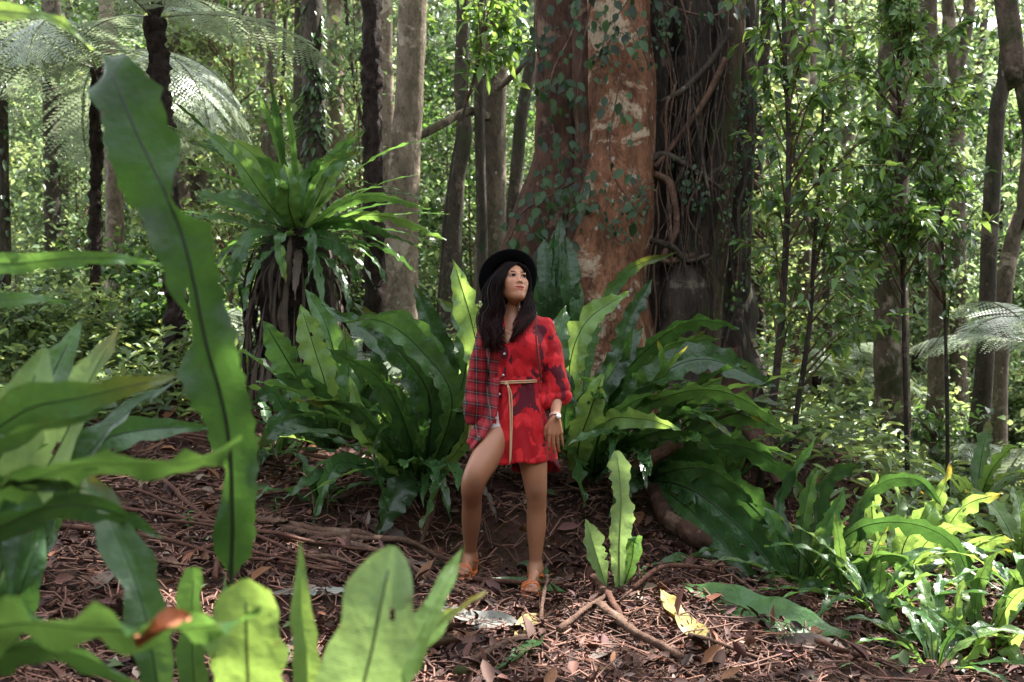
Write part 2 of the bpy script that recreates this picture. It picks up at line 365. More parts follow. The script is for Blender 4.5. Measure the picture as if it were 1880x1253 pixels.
fpx(fA, [(500, 1760, 1.9), (560, 1300, 1.85), (552, 1120, 1.85), (552, 995, 1.86)], 27, Lm, .5, n=34, fold=.35, ripple=.1, rib='midrib_green')
fpx(fA, [(400, 1760, 2.0), (360, 1300, 2.0), (352, 1150, 2.0), (356, 1042, 2.0)], 27, Md, .1, n=30, ripple=.1, prof=([0, .5, .7, .95, 1], [.05, .6, 1, .95, .5]))
fpx(fA, [(470, 1760, 2.05), (430, 1300, 2.1), (420, 1150, 2.1), (412, 1050, 2.15)], 24, Md, -.3, n=30, ripple=.1)
fpx(fA, [(400, 1760, 1.75), (300, 1310, 1.72), (262, 1110, 1.74), (205, 960, 1.8), (150, 868, 1.9)], 40, Md, .35, n=44, m=6, ripple=.08, freq=5, fold=.22, prof=([0, .42, .5, .68, .86, .97, 1], [.07, .12, .6, 1, .85, .4, .05]))
b = gp(640, 1.6); fB = fern('pale lime fern at the bottom edge with three broad young fronds', b)
fpx(fB, [(630, 1900, 1.6), (655, 1360, 1.56), (688, 1170, 1.55), (722, 1003, 1.58)], 80, Pa, .1, n=44, m=7, ripple=.07, freq=5, fold=.12, notch=2, prof=([0, .4, .55, .72, .86, .95, .985, 1], [.05, .6, .92, 1, .86, .62, .4, .12]))
fpx(fB, [(660, 1900, 1.6), (690, 1350, 1.58), (775, 1160, 1.62), (852, 1003, 1.7)], 36, Lm, -.5, n=40, m=6, ripple=.12, freq=6, fold=.3, notch=2)
fpx(fB, [(680, 1900, 1.65), (705, 1320, 1.65), (800, 1150, 1.72), (892, 1086, 1.85)], 22, Lm, 1.0, n=34, ripple=.15, fold=.3)
fpx(fB, [(610, 1900, 1.5), (560, 1420, 1.45), (500, 1330, 1.42), (420, 1290, 1.45)], 40, Md, .8, n=30)
b = gp(-130, 1.8); fL = fern('wide fern at the left edge with wavy fronds reaching in sideways', b)
bl = (-150, 1560, 1.85)
fpx(fL, [bl, (-70, 1000, 1.6), (100, 868, 1.55), (250, 852, 1.55), (350, 850, 1.56), (445, 806, 1.6)], 40, Md, .95, n=54, m=6, ripple=.30, freq=9, fold=.1, und=1.7, prof=([0, .4, .5, .7, .9, 1], [.1, .5, .9, 1, .75, .2]))
fpx(fL, [bl, (-120, 950, 1.8), (20, 770, 1.8), (160, 728, 1.82), (325, 690, 1.9)], 48, Md, .5, n=44, m=6, ripple=.1, freq=6, fold=.15)
fpx(fL, [bl, (-60, 1000, 1.9), (20, 800, 1.9), (55, 715, 1.9), (84, 640, 1.92)], 58, Pa, .3, n=36, m=6, ripple=.07, fold=.15, prof=([0, .4, .55, .75, .9, 1], [.06, .3, .8, 1, .8, .1]))
fpx(fL, [bl, (-20, 1000, 2.2), (70, 760, 2.2), (105, 670, 2.25), (150, 588, 2.3)], 55, Md, .5, n=36, m=6, ripple=.12, fold=.2)
fpx(fL, [bl, (20, 1000, 2.1), (120, 800, 2.1), (165, 700, 2.12), (222, 592, 2.15)], 58, Pa, -.4, n=36, m=6, ripple=.1, fold=.25)
fpx(fL, [bl, (-160, 800, 2.0), (-70, 520, 2.0), (60, 482, 2.05), (190, 474, 2.1), (297, 486, 2.2)], 24, Md, 1.05, n=48, m=5, ripple=.35, freq=9, fold=.1)
fpx(fL, [bl, (-170, 860, 2.1), (-80, 590, 2.1), (40, 550, 2.2), (125, 556, 2.3)], 24, Md, 1.05, n=40, m=5, ripple=.3, freq=9, fold=.1)
fpx(fL, [bl, (-80, 1080, 1.7), (40, 950, 1.7), (170, 930, 1.75), (298, 985, 1.85)], 36, D_, .75, n=44, m=6, ripple=.25, freq=8, fold=.15)
fpx(fL, [bl, (-60, 1100, 1.8), (30, 900, 1.8), (40, 980, 1.75), (10, 1120, 1.7)], 50, D_, .1, n=40, m=6, ripple=.2, freq=7)
fpx(fL, [bl, (40, 1000, 2.5), (160, 830, 2.5), (260, 790, 2.55), (392, 786, 2.6)], 44, D_, .6, n=40, m=6, ripple=.15, freq=7)
fpx(fL, [bl, (60, 1050, 2.3), (150, 850, 2.3), (230, 760, 2.35), (322, 700, 2.4)], 38, D_, -.5, n=40, m=6, ripple=.12, freq=7, fold=.3)
fpx(fL, [bl, (-140, 1250, 1.4), (0, 1150, 1.36), (200, 1158, 1.35), (380, 1150, 1.36), (480, 1128, 1.38)], 66, Md, .75, n=54, m=7, ripple=.34, freq=9, fold=.1, und=1.7, notch=4, prof=([0, .3, .5, .75, .92, 1], [.1, .6, 1, 1, .7, .2]))
fpx(fL, [bl, (-120, 1300, 1.55), (20, 1190, 1.5), (150, 1205, 1.5), (290, 1275, 1.5)], 48, D_, .6, n=40, m=6, ripple=.12)
fpx(fL, [bl, (-140, 1000, 1.7), (-60, 830, 1.65), (60, 790, 1.65), (215, 745, 1.7)], 26, Md, .9, n=44, m=5, ripple=.35, freq=9, und=1.6)
fpx(fL, [bl, (-160, 1100, 1.6), (-80, 905, 1.55), (40, 885, 1.55), (190, 905, 1.6)], 28, D_, .9, n=44, m=5, ripple=.35, freq=9, und=1.6)
for k, q in enumerate([((-40, 1150, 2.2), (60, 980, 2.25), (150, 900, 2.3)), ((-60, 1250, 2.0), (30, 1100, 2.0), (80, 960, 2.05)), ((-90, 960, 2.0), (-20, 850, 2.0), (90, 815, 2.1))]):
    fpx(fL, [bl, *q], 44, [D_, D_, Md][k], .3, n=34, m=5, ripple=.15)
fpx(fL, [bl, (-320, 500, 1.9), (-250, 100, 2.0), (-80, 25, 2.0), (60, 26, 2.0), (115, 42, 2.0), (170, 92, 2.05)], 30, Lm, .85, n=54, m=5, ripple=.22, freq=9, fold=.1, notch=4)
t = thing('dead_leaf', 'curled dry orange brown leaf lying on a foreground frond', 'dead leaf', P(300, 1165, 1.34))
V, F, uv, _, _ = frond_geo(np.array([P(255, 1190, 1.33), P(300, 1160, 1.31), P(350, 1132, 1.33)]), .02, (.1, -.6, 1), ripple=.2, fold=.9, seed=91, n=18, m=4)
add('blade', V, F, plain_mat('dead leaf rust', (.26, .09, .035), .6, .4, 60), t, uv=uv, col=np.ones((len(V), 3)))

# ---- ferns round the tree and the person
def G3(px, py, Y): return P(px, py, Y)
c = gp(775, 5.9, .05); fD = fern('dense dark green fern just left of the woman with wavy glossy fronds', c)
dB = (775, 905, 5.9)
for pts, hw, m_, ro in [
    ([(870, 830, 5.7), (885, 700, 5.55), (868, 600, 5.5), (832, 477, 5.5)], 34, Lm, .15),
    ([dB, (830, 740, 5.6), (770, 640, 5.5), (700, 590, 5.4), (628, 592, 5.3)], 32, Md, .5),
    ([dB, (790, 740, 5.7), (730, 640, 5.6), (650, 556, 5.6)], 34, D_, .2),
    ([dB, (740, 770, 5.6), (690, 690, 5.5), (600, 640, 5.4)], 33, D_, .5),
    ([dB, (700, 800, 5.5), (640, 740, 5.4), (560, 740, 5.3)], 28, D_, .6),
    ([dB, (820, 720, 5.9), (800, 620, 5.9), (760, 520, 5.9)], 32, D_, .1),
    ([dB, (850, 700, 5.9), (850, 600, 5.9), (800, 545, 5.9)], 30, Md, .4),
    ([dB, (880, 740, 5.8), (900, 640, 5.8), (905, 560, 5.9)], 30, D_, .2),
    ([dB, (760, 880, 5.5), (720, 920, 5.35), (695, 985, 5.25)], 36, D_, .2),
    ([dB, (720, 790, 5.5), (685, 830, 5.3), (712, 940, 5.2)], 24, D_, .3),
    ([dB, (810, 880, 5.4), (790, 930, 5.3), (775, 975, 5.25)], 26, Md, .2),
    ([dB, (670, 800, 5.5), (655, 740, 5.5), (642, 690, 5.5)], 20, Lm, .1),
    ([dB, (860, 800, 5.6), (862, 740, 5.5), (858, 690, 5.45)], 16, Lm, .2),
    ([dB, (760, 700, 6.0), (690, 620, 6.0), (590, 560, 6.0)], 30, D_, .3),
    ([dB, (800, 680, 5.7), (740, 590, 5.6), (655, 600, 5.5)], 28, Md, .7),
    ([dB, (640, 850, 5.5), (600, 880, 5.3), (575, 960, 5.2)], 22, D_, .3)]:
    fpx(fD, pts, hw*.8, m_, ro*(1 if RNG.random() < .6 else -1), n=40, m=5, ripple=.26, freq=RNG.uniform(5, 9), notch=6)
mess(fD, (770, 880, 5.95), 34, 1.0, .043, (D_, D_, Md, Bk), 201)
c = gp(610, 6.4, .05); fE = fern('fern with backlit lime edged fronds between stump and woman', c)
eB = (610, 830, 6.3)
for pts, hw, m_, ro in [
    ([eB, (560, 720, 6.2), (520, 650, 6.1), (484, 590, 6.0)], 36, Md, .1), ([eB, (600, 720, 6.2), (580, 650, 6.2), (552, 560, 6.2)], 34, Lm, .3),
    ([eB, (640, 740, 6.1), (640, 680, 6.1), (632, 600, 6.1)], 26, Md, .2), ([eB, (530, 760, 6.1), (500, 720, 6.0), (462, 740, 5.9)], 26, D_, .5),
    ([eB, (620, 700, 6.4), (600, 600, 6.4), (560, 530, 6.4)], 28, Md, .2), ([eB, (560, 780, 6.0), (510, 780, 5.9), (470, 830, 5.8)], 24, D_, .5),
    ([eB, (660, 760, 6.2), (690, 690, 6.2), (700, 620, 6.2)], 26, D_, .2), ([eB, (590, 740, 6.0), (545, 700, 5.9), (505, 690, 5.8)], 28, D_, .3)]:
    fpx(fE, pts, hw*.85, m_, ro, n=38, m=5, ripple=.2, freq=RNG.uniform(5, 9), notch=6)
mess(fE, (610, 820, 6.4), 14, .9, .044, (Md, D_, Bk, Lm), 202)
c = gp(1085, 6.1, .05); fF = fern('large glossy fern between the woman and the pale trunk base', c)
rB = (1090, 885, 6.0)
for pts, hw, m_, ro in [
    ([(1060, 880, 5.8), (1062, 820, 5.6), (1080, 765, 5.5), (1108, 684, 5.45)], 33, Lm, .1),
    ([rB, (1045, 720, 6.0), (1070, 600, 6.0), (1155, 535, 6.0)], 34, Lm, .35),
    ([rB, (1030, 740, 5.9), (1020, 640, 5.9), (1040, 560, 6.0)], 32, Md, .2),
    ([rB, (1120, 730, 5.9), (1190, 640, 5.8), (1270, 590, 5.7), (1358, 602, 5.6)], 30, D_, .7),
    ([rB, (1140, 760, 5.8), (1210, 690, 5.7), (1300, 660, 5.6), (1428, 712, 5.5)], 38, D_, .7),
    ([rB, (1130, 790, 5.7), (1220, 730, 5.6), (1330, 720, 5.5), (1455, 790, 5.4)], 28, Md, .8),
    ([rB, (1070, 740, 6.2), (1090, 600, 6.3), (1150, 500, 6.4), (1245, 463, 6.4)], 18, Md, .6),
    ([rB, (1120, 720, 6.3), (1150, 600, 6.4), (1200, 508, 6.5)], 28, D_, .4),
    ([rB, (1010, 760, 6.0), (990, 680, 6.1), (960, 620, 6.2)], 30, D_, .1),
    ([rB, (1150, 820, 5.7), (1240, 790, 5.5), (1330, 830, 5.4)], 30, D_, .6),
    ([rB, (1060, 840, 5.6), (1060, 880, 5.4), (1075, 930, 5.3)], 26, Md, .3),
    ([rB, (1120, 850, 5.6), (1150, 860, 5.4), (1130, 920, 5.3)], 28, D_, .2),
    ([rB, (1140, 740, 6.0), (1220, 640, 6.0), (1330, 620, 6.0)], 26, Md, .8),
    ([rB, (1100, 800, 5.7), (1160, 740, 5.6), (1230, 720, 5.6)], 28, Md, .5),
    ([rB, (1080, 760, 5.8), (1120, 690, 5.75), (1180, 600, 5.8)], 30, D_, .3),
    ([rB, (1040, 800, 5.7), (1040, 740, 5.6), (1050, 690, 5.6)], 28, D_, .2),
    ([rB, (1110, 780, 5.6), (1180, 770, 5.4), (1250, 790, 5.3)], 24, Lm, .7)]:
    fpx(fF, pts, hw*.8, m_, ro*(1 if RNG.random() < .65 else -1), n=40, m=5, ripple=.26, freq=RNG.uniform(5, 9), notch=6)
mess(fF, (1095, 860, 6.15), 34, 1.05, .043, (D_, D_, Md, Bk), 203)
c = gp(1195, 5.9, .05); fG = fern('dark fern on the bank right of the woman, long fronds drooping down the slope', c)
gB = (1190, 880, 5.9)
for pts, hw, m_, ro in [
    ([gB, (1280, 850, 5.6), (1370, 920, 5.4), (1465, 1025, 5.2)], 42, D_, .35), ([gB, (1270, 900, 5.5), (1360, 970, 5.3), (1452, 1085, 5.1)], 36, D_, .25),
    ([gB, (1260, 930, 5.5), (1330, 1000, 5.25), (1400, 1085, 5.05)], 30, D_, .3), ([gB, (1290, 820, 5.7), (1390, 830, 5.6), (1480, 900, 5.5)], 28, D_, .6),
    ([gB, (1270, 790, 5.8), (1360, 760, 5.8), (1450, 800, 5.8)], 28, Md, .7), ([gB, (1210, 800, 5.8), (1250, 740, 5.8), (1330, 690, 5.8)], 30, Bk, .4),
    ([gB, (1260, 860, 5.5), (1320, 870, 5.4), (1390, 930, 5.3)], 24, D_, .5), ([gB, (1160, 880, 5.5), (1140, 900, 5.35), (1120, 950, 5.25)], 24, D_, .2),
    ([gB, (1250, 830, 6), (1300, 770, 6), (1290, 700, 6.0)], 28, D_, .1)]:
    fpx(fG, pts, hw*.9, m_, ro, n=42, m=6, ripple=.17, freq=RNG.uniform(5, 8), fold=.2, notch=5)
mess(fG, (1200, 840, 6.1), 20, 1.0, .045, (D_, D_, Md, Bk), 204)
# stump with a nest fern
sx, sy, _ = P(545, 600, 7.6); sz = g1(sx, sy); top = P(545, 425, 7.6)
st = thing('tree_stump', 'dark shaggy stump carrying a big nest fern, left of the woman', 'stump', (sx, sy, sz))
pp = spline([(sx-.05, sy, sz-.15), (sx, sy, (sz+top[2])/2), (top[0], top[1], top[2])], 22)
V, F = tube(pp, np.interp(np.linspace(0, 1, 22), [0, .3, .8, 1], [.36, .26, .28, .26]), 26)
V = V+norm(V-np.array([sx, sy, 0])*np.array([1, 1, 0]))*np.array([1, 1, 0])*(fbm(V*np.array([7, 7, 1.5]), 4)*.10)[:, None]
add('trunk', V, F, M['bark_dark'], st)
mb = MB()
for k in range(240):
    a = RNG.uniform(0, 2*PI); h = RNG.uniform(.1, 1.0); z1 = sz+(top[2]-sz)*h; l = RNG.uniform(.25, .8); r0 = .29
    q = np.array([sx+r0*math.cos(a), sy+r0*math.sin(a), z1])
    V, F, uv, _, _ = frond_geo(np.array([q, q+[.1*math.cos(a), .1*math.sin(a), -l*.5], q+[.08*math.cos(a), .08*math.sin(a), -l]]), RNG.uniform(.006, .024), (math.cos(a), math.sin(a), .2), ripple=.4, fold=.6, seed=k, n=9, m=2)
    mb.put(V, F, np.array([.45, .36, .32])*RNG.uniform(.05, .28))
mb.build('dead_fronds', M['frond_dry'], st)['kind'] = 'stuff'
fC = fern('big nest fern with upright fronds growing on top of the shaggy stump', top)
cB = (548, 435, 7.45)
for pts, hw, m_, ro in [
    ([cB, (490, 370, 7.2), (440, 300, 7.0), (372, 235, 6.9)], 22, Bk, .4), ([cB, (500, 350, 7.3), (470, 290, 7.2), (425, 255, 7.1)], 22, Lm, .3), ([cB, (515, 360, 7.2), (500, 310, 7.1), (470, 285, 7.0)], 24, Md, .1),
    ([cB, (530, 380, 7.1), (530, 340, 7.0), (520, 300, 7.0)], 24, Bk, .2), ([cB, (560, 370, 7.3), (575, 320, 7.3), (660, 280, 7.3)], 22, Md, .3),
    ([cB, (580, 370, 7.4), (610, 310, 7.4), (640, 275, 7.4)], 24, Lm, .2), ([cB, (545, 360, 7.4), (545, 320, 7.5), (544, 288, 7.5)], 19, Pa, .1),
    ([cB, (460, 390, 7.2), (410, 370, 7.1), (350, 350, 7.0)], 16, Md, .8), ([cB, (450, 410, 7.2), (400, 400, 7.1), (340, 400, 7.0)], 15, Bk, .9), ([cB, (620, 380, 7.2), (690, 360, 7.0), (790, 385, 6.9)], 14, Md, .9),
    ([cB, (630, 400, 7.2), (720, 400, 7.1), (820, 440, 7.0)], 16, Bk, .9), ([cB, (600, 410, 7.2), (660, 410, 7.0), (740, 440, 6.9)], 16, D_, .8), ([cB, (470, 430, 7.1), (440, 470, 7.0), (420, 540, 7.0)], 16, Md, .3),
    ([cB, (520, 430, 7.0), (515, 460, 6.95), (525, 520, 6.95)], 14, Bk, .2), ([cB, (600, 440, 7.1), (640, 470, 7), (660, 520, 7)], 18, D_, .3), ([cB, (500, 400, 7.6), (430, 360, 7.8), (360, 370, 7.9)], 18, D_, .7),
    ([cB, (590, 350, 7.6), (620, 290, 7.7), (650, 240, 7.7)], 22, Md, .3), ([cB, (570, 430, 7), (575, 480, 6.95), (560, 530, 7)], 14, D_, .3), ([cB, (480, 340, 7.5), (420, 280, 7.5), (345, 260, 7.5)], 20, D_, .5)]:
    fpx(fC, pts, hw*.85, m_, ro, n=34, m=4, ripple=.2, freq=8, notch=5)
rosette(fC, np.array(P(548, 440, 7.6)), 34, 1.3, .030, (D_, Md, D_, Bk, Md), (10, 75), (20, 80), seed=77, ripple=.25, freq=8)
rosette(fC, np.array(P(548, 455, 7.5)), 20, .95, .040, (D_, D_, 'frond_dry', Md), (-15, 30), (50, 100), seed=78, ripple=.25, freq=8)
# strap leaves against the trunk behind the woman
b0 = P(1005, 640, 6.75); fS = fern('upright strap leaved fern clasping the fig trunk right of the hat', b0)
for a, b_, hw, m_ in [((1000, 640), (1000, 440), 17, D_), ((1020, 650), (1018, 425), 15, D_), ((1045, 640), (1040, 435), 20, D_), ((985, 640), (986, 480), 14, D_), ((1062, 640), (1050, 500), 15, Md), ((1010, 640), (1030, 400), 12, D_)]:
    fpx(fS, [(*a, 6.75), ((a[0]+b_[0])/2+4, (a[1]+b_[1])/2, 6.66), (*b_, 6.72)], hw, m_, RNG.uniform(-.3, .5), n=26, ripple=.08, freq=5, fold=.3, prof=([0, .1, .5, .9, 1], [.4, .8, 1, .8, .1]))
# small young fern in front
b0 = gp(1125, 4.72); fY = fern('young fern of two pale upright fronds beside the woman\'s front foot', b0)
fpx(fY, [(1137, 1078, 4.72), (1137, 1000, 4.7), (1140, 910, 4.68), (1132, 828, 4.66)], 24, Pa, .1, n=44, m=5, ripple=.12, freq=9, fold=.2, rib='midrib_green', prof=([0, .15, .3, .55, .62, .66, .8, .93, 1], [.3, .6, .75, 1, .95, .6, .95, .8, .2]))
fpx(fY, [(1112, 1078, 4.74), (1095, 1020, 4.72), (1075, 953, 4.7)], 19, Pa, .3, n=30, m=5, ripple=.1, fold=.35, rib='midrib_green')
fpx(fY, [(1145, 1078, 4.75), (1160, 1030, 4.7), (1165, 985, 4.68), (1170, 1015, 4.6)], 14, Md, .3, n=26, ripple=.12)
# sunlit ferns going down the slope on the right
def rightfern(label, base, items, seedmats=(Lm, Bk)):
    f = fern(label, P(*base))
    for pts, hw, m_, ro in items: fpx(f, [base]+pts, hw, m_, ro, n=34, m=5, ripple=.22, freq=8, notch=5)
    return f
r1 = rightfern('fern with a dark frond arching across the right slope', (1465, 1090, 5.25), [
    ([(1560, 980, 5.1), (1660, 960, 5.0), (1750, 1000, 4.9), (1795, 1110, 4.8)], 22, D_, .6), ([(1500, 960, 5.3), (1520, 880, 5.3), (1590, 850, 5.3)], 20, D_, .5), ([(1470, 980, 5.3), (1485, 900, 5.3), (1500, 855, 5.3)], 18, Bk, .2),  # dark green stands in for the arching frond's shaded underside
    ([(1500, 1000, 5.2), (1540, 920, 5.2), (1550, 895, 5.2)], 18, Md, .2), ([(1450, 990, 5.4), (1430, 920, 5.5), (1500, 800, 5.5)], 12, D_, .3), ([(1530, 1020, 5.2), (1600, 900, 5.3), (1680, 880, 5.3), (1730, 930, 5.3)], 17, D_, .5),
    ([(1440, 1020, 5.2), (1420, 960, 5.2), (1400, 930, 5.2)], 18, Md, .3), ([(1550, 1050, 5), (1640, 1020, 4.9), (1700, 1060, 4.8)], 17, Md, .5)])
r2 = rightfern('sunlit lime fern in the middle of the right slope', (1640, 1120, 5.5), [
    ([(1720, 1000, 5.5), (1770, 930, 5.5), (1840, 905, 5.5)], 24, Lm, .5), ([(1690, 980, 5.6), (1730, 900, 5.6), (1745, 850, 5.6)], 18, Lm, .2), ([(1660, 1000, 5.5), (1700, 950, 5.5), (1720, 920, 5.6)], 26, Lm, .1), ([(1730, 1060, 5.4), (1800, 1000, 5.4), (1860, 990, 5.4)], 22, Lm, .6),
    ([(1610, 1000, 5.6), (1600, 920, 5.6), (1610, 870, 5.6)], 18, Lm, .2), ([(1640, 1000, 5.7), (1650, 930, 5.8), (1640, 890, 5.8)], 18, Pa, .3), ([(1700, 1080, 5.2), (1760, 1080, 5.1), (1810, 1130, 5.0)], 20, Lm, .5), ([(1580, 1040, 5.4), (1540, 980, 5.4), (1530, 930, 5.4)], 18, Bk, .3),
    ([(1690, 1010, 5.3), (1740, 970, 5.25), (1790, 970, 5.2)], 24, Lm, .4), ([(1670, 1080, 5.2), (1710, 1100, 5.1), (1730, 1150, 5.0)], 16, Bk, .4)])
r3 = rightfern('low fern with many thin fronds at the right edge', (1800, 1235, 4.7), [
    ([(1840, 1130, 4.6), (1880, 1080, 4.5), (1940, 1060, 4.5)], 18, Lm, .4), ([(1790, 1130, 4.7), (1800, 1060, 4.7), (1830, 1010, 4.7)], 16, Bk, .2), ([(1740, 1150, 4.7), (1700, 1090, 4.7), (1680, 1060, 4.7)], 16, Bk, .3), ([(1850, 1180, 4.5), (1900, 1150, 4.4), (1960, 1170, 4.4)], 18, Lm, .6),
    ([(1750, 1190, 4.6), (1690, 1160, 4.5), (1640, 1190, 4.4)], 15, Md, .5), ([(1770, 1120, 4.8), (1760, 1060, 4.9), (1730, 1020, 4.9)], 15, Lm, .2), ([(1830, 1200, 4.5), (1850, 1190, 4.4), (1880, 1230, 4.3)], 18, Lm, .5), ([(1760, 1150, 4.5), (1755, 1110, 4.5), (1770, 1060, 4.5)], 14, Lm, .2),
    ([(1820, 1150, 4.7), (1870, 1060, 4.8), (1900, 960, 4.9)], 17, Bk, .3), ([(1790, 1180, 4.5), (1740, 1140, 4.4), (1690, 1110, 4.4)], 13, Bk, .6), ([(1810, 1190, 4.4), (1790, 1190, 4.3), (1760, 1230, 4.2)], 16, Lm, .4)])
r4 = rightfern('thin leaved fern at the foot of the dark drooping fronds', (1560, 1130, 5.0), [
    ([(1600, 1060, 4.9), (1640, 1060, 4.8), (1690, 1130, 4.7)], 10, Md, .5), ([(1540, 1060, 5), (1530, 1010, 5), (1545, 960, 5)], 13, Bk, .2), ([(1590, 1080, 4.9), (1600, 1100, 4.8), (1625, 1170, 4.7)], 9, Md, .4), ([(1570, 1040, 5.1), (1580, 990, 5.1), (1590, 940, 5.1)], 13, Bk, .2),
    ([(1510, 1080, 4.9), (1480, 1070, 4.9), (1450, 1110, 4.8)], 10, Md, .4), ([(1600, 1090, 4.7), (1640, 1150, 4.6), (1635, 1210, 4.5)], 14, Bk, .3)])
r5 = rightfern('bright fern behind the right slope under the mossy brown trunk', (1600, 990, 7.4), [
    ([(1560, 900, 7.4), (1530, 860, 7.4)], 16, Lm, .3), ([(1640, 900, 7.4), (1690, 880, 7.3)], 16, Lm, .4), ([(1600, 880, 7.5), (1590, 830, 7.5)], 16, Bk, .2), ([(1540, 930, 7.3), (1490, 900, 7.3)], 16, Lm, .5), ([(1660, 930, 7.2), (1720, 920, 7.1)], 16, Lm, .5), ([(1570, 930, 7.2), (1540, 950, 7.1)], 15, Lm, .4)])
for f_, q_, sd_ in ((r1, (1470, 1080, 5.3), 301), (r2, (1640, 1110, 5.6), 302), (r3, (1800, 1225, 4.75), 303), (r4, (1560, 1120, 5.1), 304)):
    mess(f_, q_, 14, .62, .026, (Bk, Md, Lm, D_) if f_ is not r1 else (D_, Md, Bk), sd_)
for px_, Y_, sd_, lab_ in ((1715, 4.35, 401, 'thin fronded fern low at the bottom right above the white frond tip'), (1885, 4.9, 402, 'fern cut by the right edge of the picture above the low edge fern'), (1610, 4.75, 403, 'small dark fern before the sunlit lime fern'), (1480, 5.6, 404, 'fern crowding behind the arching dark frond')):
    q_ = gp(px_, Y_); rosette(fern(lab_, q_), q_, 15, .62, .027, (Bk, Md, Lm, D_), (25, 80), (30, 100), seed=sd_, ripple=.25, freq=8)
# more ferns scattered on the bank and beyond (each its own plant)
k = 0
for px, Y, L, hw, N, mats, lab in [
    (505, 6.7, .55, .042, 11, (Md, D_, Lm), 'small fern on the bank left of the lime edged fern'), (430, 8.0, .6, .045, 10, (Bk, Lm, Md), 'small fern at the edge of the bright clearing'), (585, 5.7, .42, .036, 9, (D_, Md), 'small drooping fern on the litter left of the dense dark fern'),
    (1390, 8.2, .8, .06, 10, (Lm, Bk, Lm), 'bright fern seen between sapling stems right of the fig'), (1480, 8.8, .8, .06, 10, (Lm, Bk), 'bright fern behind the second sapling stem'),
    (930, 6.9, .8, .06, 10, (D_, Md), 'dark fern behind the woman at the fig foot'), (700, 7.4, .8, .055, 11, (Bk, D_), 'fern on the bank behind the dense dark fern'),
    (850, 7.6, .85, .06, 12, (Md, Bk, Pa), 'pale fern behind the woman left of her hat'), (440, 8.5, .8, .055, 9, (Bk, D_), 'fern half hidden by the shaggy stump'),
    (1790, 7.6, .8, .06, 10, (Lm, Pa, Bk), 'bright fern low beside the dark right hand trunk'), (1880, 6.6, .9, .06, 10, (Lm, Bk), 'bright fern at the far right edge above the slope'),
    (1700, 6.4, .6, .05, 10, (Lm, Bk), 'small bright fern tucked behind the sunlit lime fern'), (1330, 6.7, .7, .055, 9, (D_, Md), 'dark fern at the right foot of the fig')]:
    k += 1; q = gp(px, Y); rosette(fern(lab, q), q, N, L, hw, mats, (30, 80), (30, 90), seed=k)

# ------------------------------------------------------------------ pinnate ferns
def pinna_frond(seed, L=1.5, n=26, wid=.36, sub=13, droop=70, el=40):
    r = np.random.default_rng(seed); p = spline(arch((0, 0, 0), 0, math.radians(el), L, math.radians(droop), 8), n)
    T = norm(np.gradient(p, axis=0)); side = np.array([0, 1., 0]); mb = MB()
    for i in range(2, n):
        s = i/(n-1); l = wid*(math.sin(PI*min(1, (s*.86+.14)))**.7)*(1 if s < .97 else .5)+.02
        up = np.cross(T[i], side)
        for sg in (-1, 1):
            d = norm(side*sg*.85+T[i]*.5+up*(-.18)+r.normal(0, .05, 3)); bn = np.cross(d, norm(up)); q = p[i]; pts = []
            for j in range(1, sub):
                t_ = j/sub; c0 = q+d*l*t_+np.array([0, 0, -.22*l*t_*t_]); w = .50*L/n*(1-t_**2.5)+.004; e = l/sub*.52
                for s2 in (-1, 1):
                    tip = c0+bn*s2*w+d*e*.9
                    mb.put([c0-d*e*.85, c0+d*e*.85, tip+d*e*.5, tip-d*e*.4], [(0, 1, 2, 3)] if s2 > 0 else [(0, 3, 2, 1)], np.ones(3)*r.uniform(.8, 1.2))
    V, F = tube(p, np.linspace(.008, .002, n), 5); mb.put(V, F, (.5, .4, .3))
    me = mesh_np('pinnate_frond', np.vstack(mb.V), mb.F, M['fern_pinna'], col=np.vstack(mb.C)); return me
PF = [pinna_frond(1, droop=80, el=45), pinna_frond(2, droop=120, el=50), pinna_frond(3, droop=60, el=20), pinna_frond(4, droop=95, el=22, wid=.42), pinna_frond(5, droop=75, el=12, wid=.42)]
def pinna_crown(parent, z, az_list, sc=1., seed=0):
    r = np.random.default_rng(seed)
    for a in az_list:
        o = link('frond', PF[r.integers(3)], parent, (0, 0, z)); o.rotation_euler = (r.uniform(-.25, .25), r.uniform(-.15, .15), math.radians(a)); s = sc*r.uniform(.85, 1.15); o.scale = (s, s, s)
def tree_fern(label, px_base, Y, px_top, py_top, w, az, sc=1., lean=0., seed=0, petiole=True):
    x, y, _ = P(px_base, 600, Y); z = g1(x, y); tp = P(px_top, py_top, Y)
    t = thing('tree_fern', label, 'tree fern', (x, y, z), None)
    n = 90; pth = spline([(x, y, z-.1), ((x*.6+tp[0]*.4)+lean, y, z*.6+tp[2]*.4), tp], n)
    r0 = w/FPX*Y/2; V, F = tube(pth, np.interp(np.linspace(0, 1, n), [0, .12, .6, 1], [1.6, 1.1, 1, 1.05])*r0, 18)
    off = fbm(V*np.array([30, 30, 18]), seed)*.5*r0; cc = np.zeros_like(V); cc[:n*18] = np.repeat(pth, 18, 0); cc[n*18:] = V[n*18:]
    add('trunk', V+norm(V-cc)*off[:, None], F, M['bark_dark'], t)
    top = tp-np.array([x, y, z])
    r = np.random.default_rng(seed)
    for a in az:
        o = link('frond', PF[r.integers(3) if seed != 1 else 3+r.integers(2)], t, tuple(top)); o.rotation_euler = (r.uniform(-.25, .25), r.uniform(-.15, .15), math.radians(a)); s = sc*r.uniform(.85, 1.15); o.scale = (s, s, s)
    return t
tree_fern('sunlit tree fern at the left with pale drooping feathery fronds', 172, 9.2, 178, 128, 20, [-168, -140, -112, -85, 178, 152, -35, -12, 12, 40, 80, 120], 1.18, seed=1)
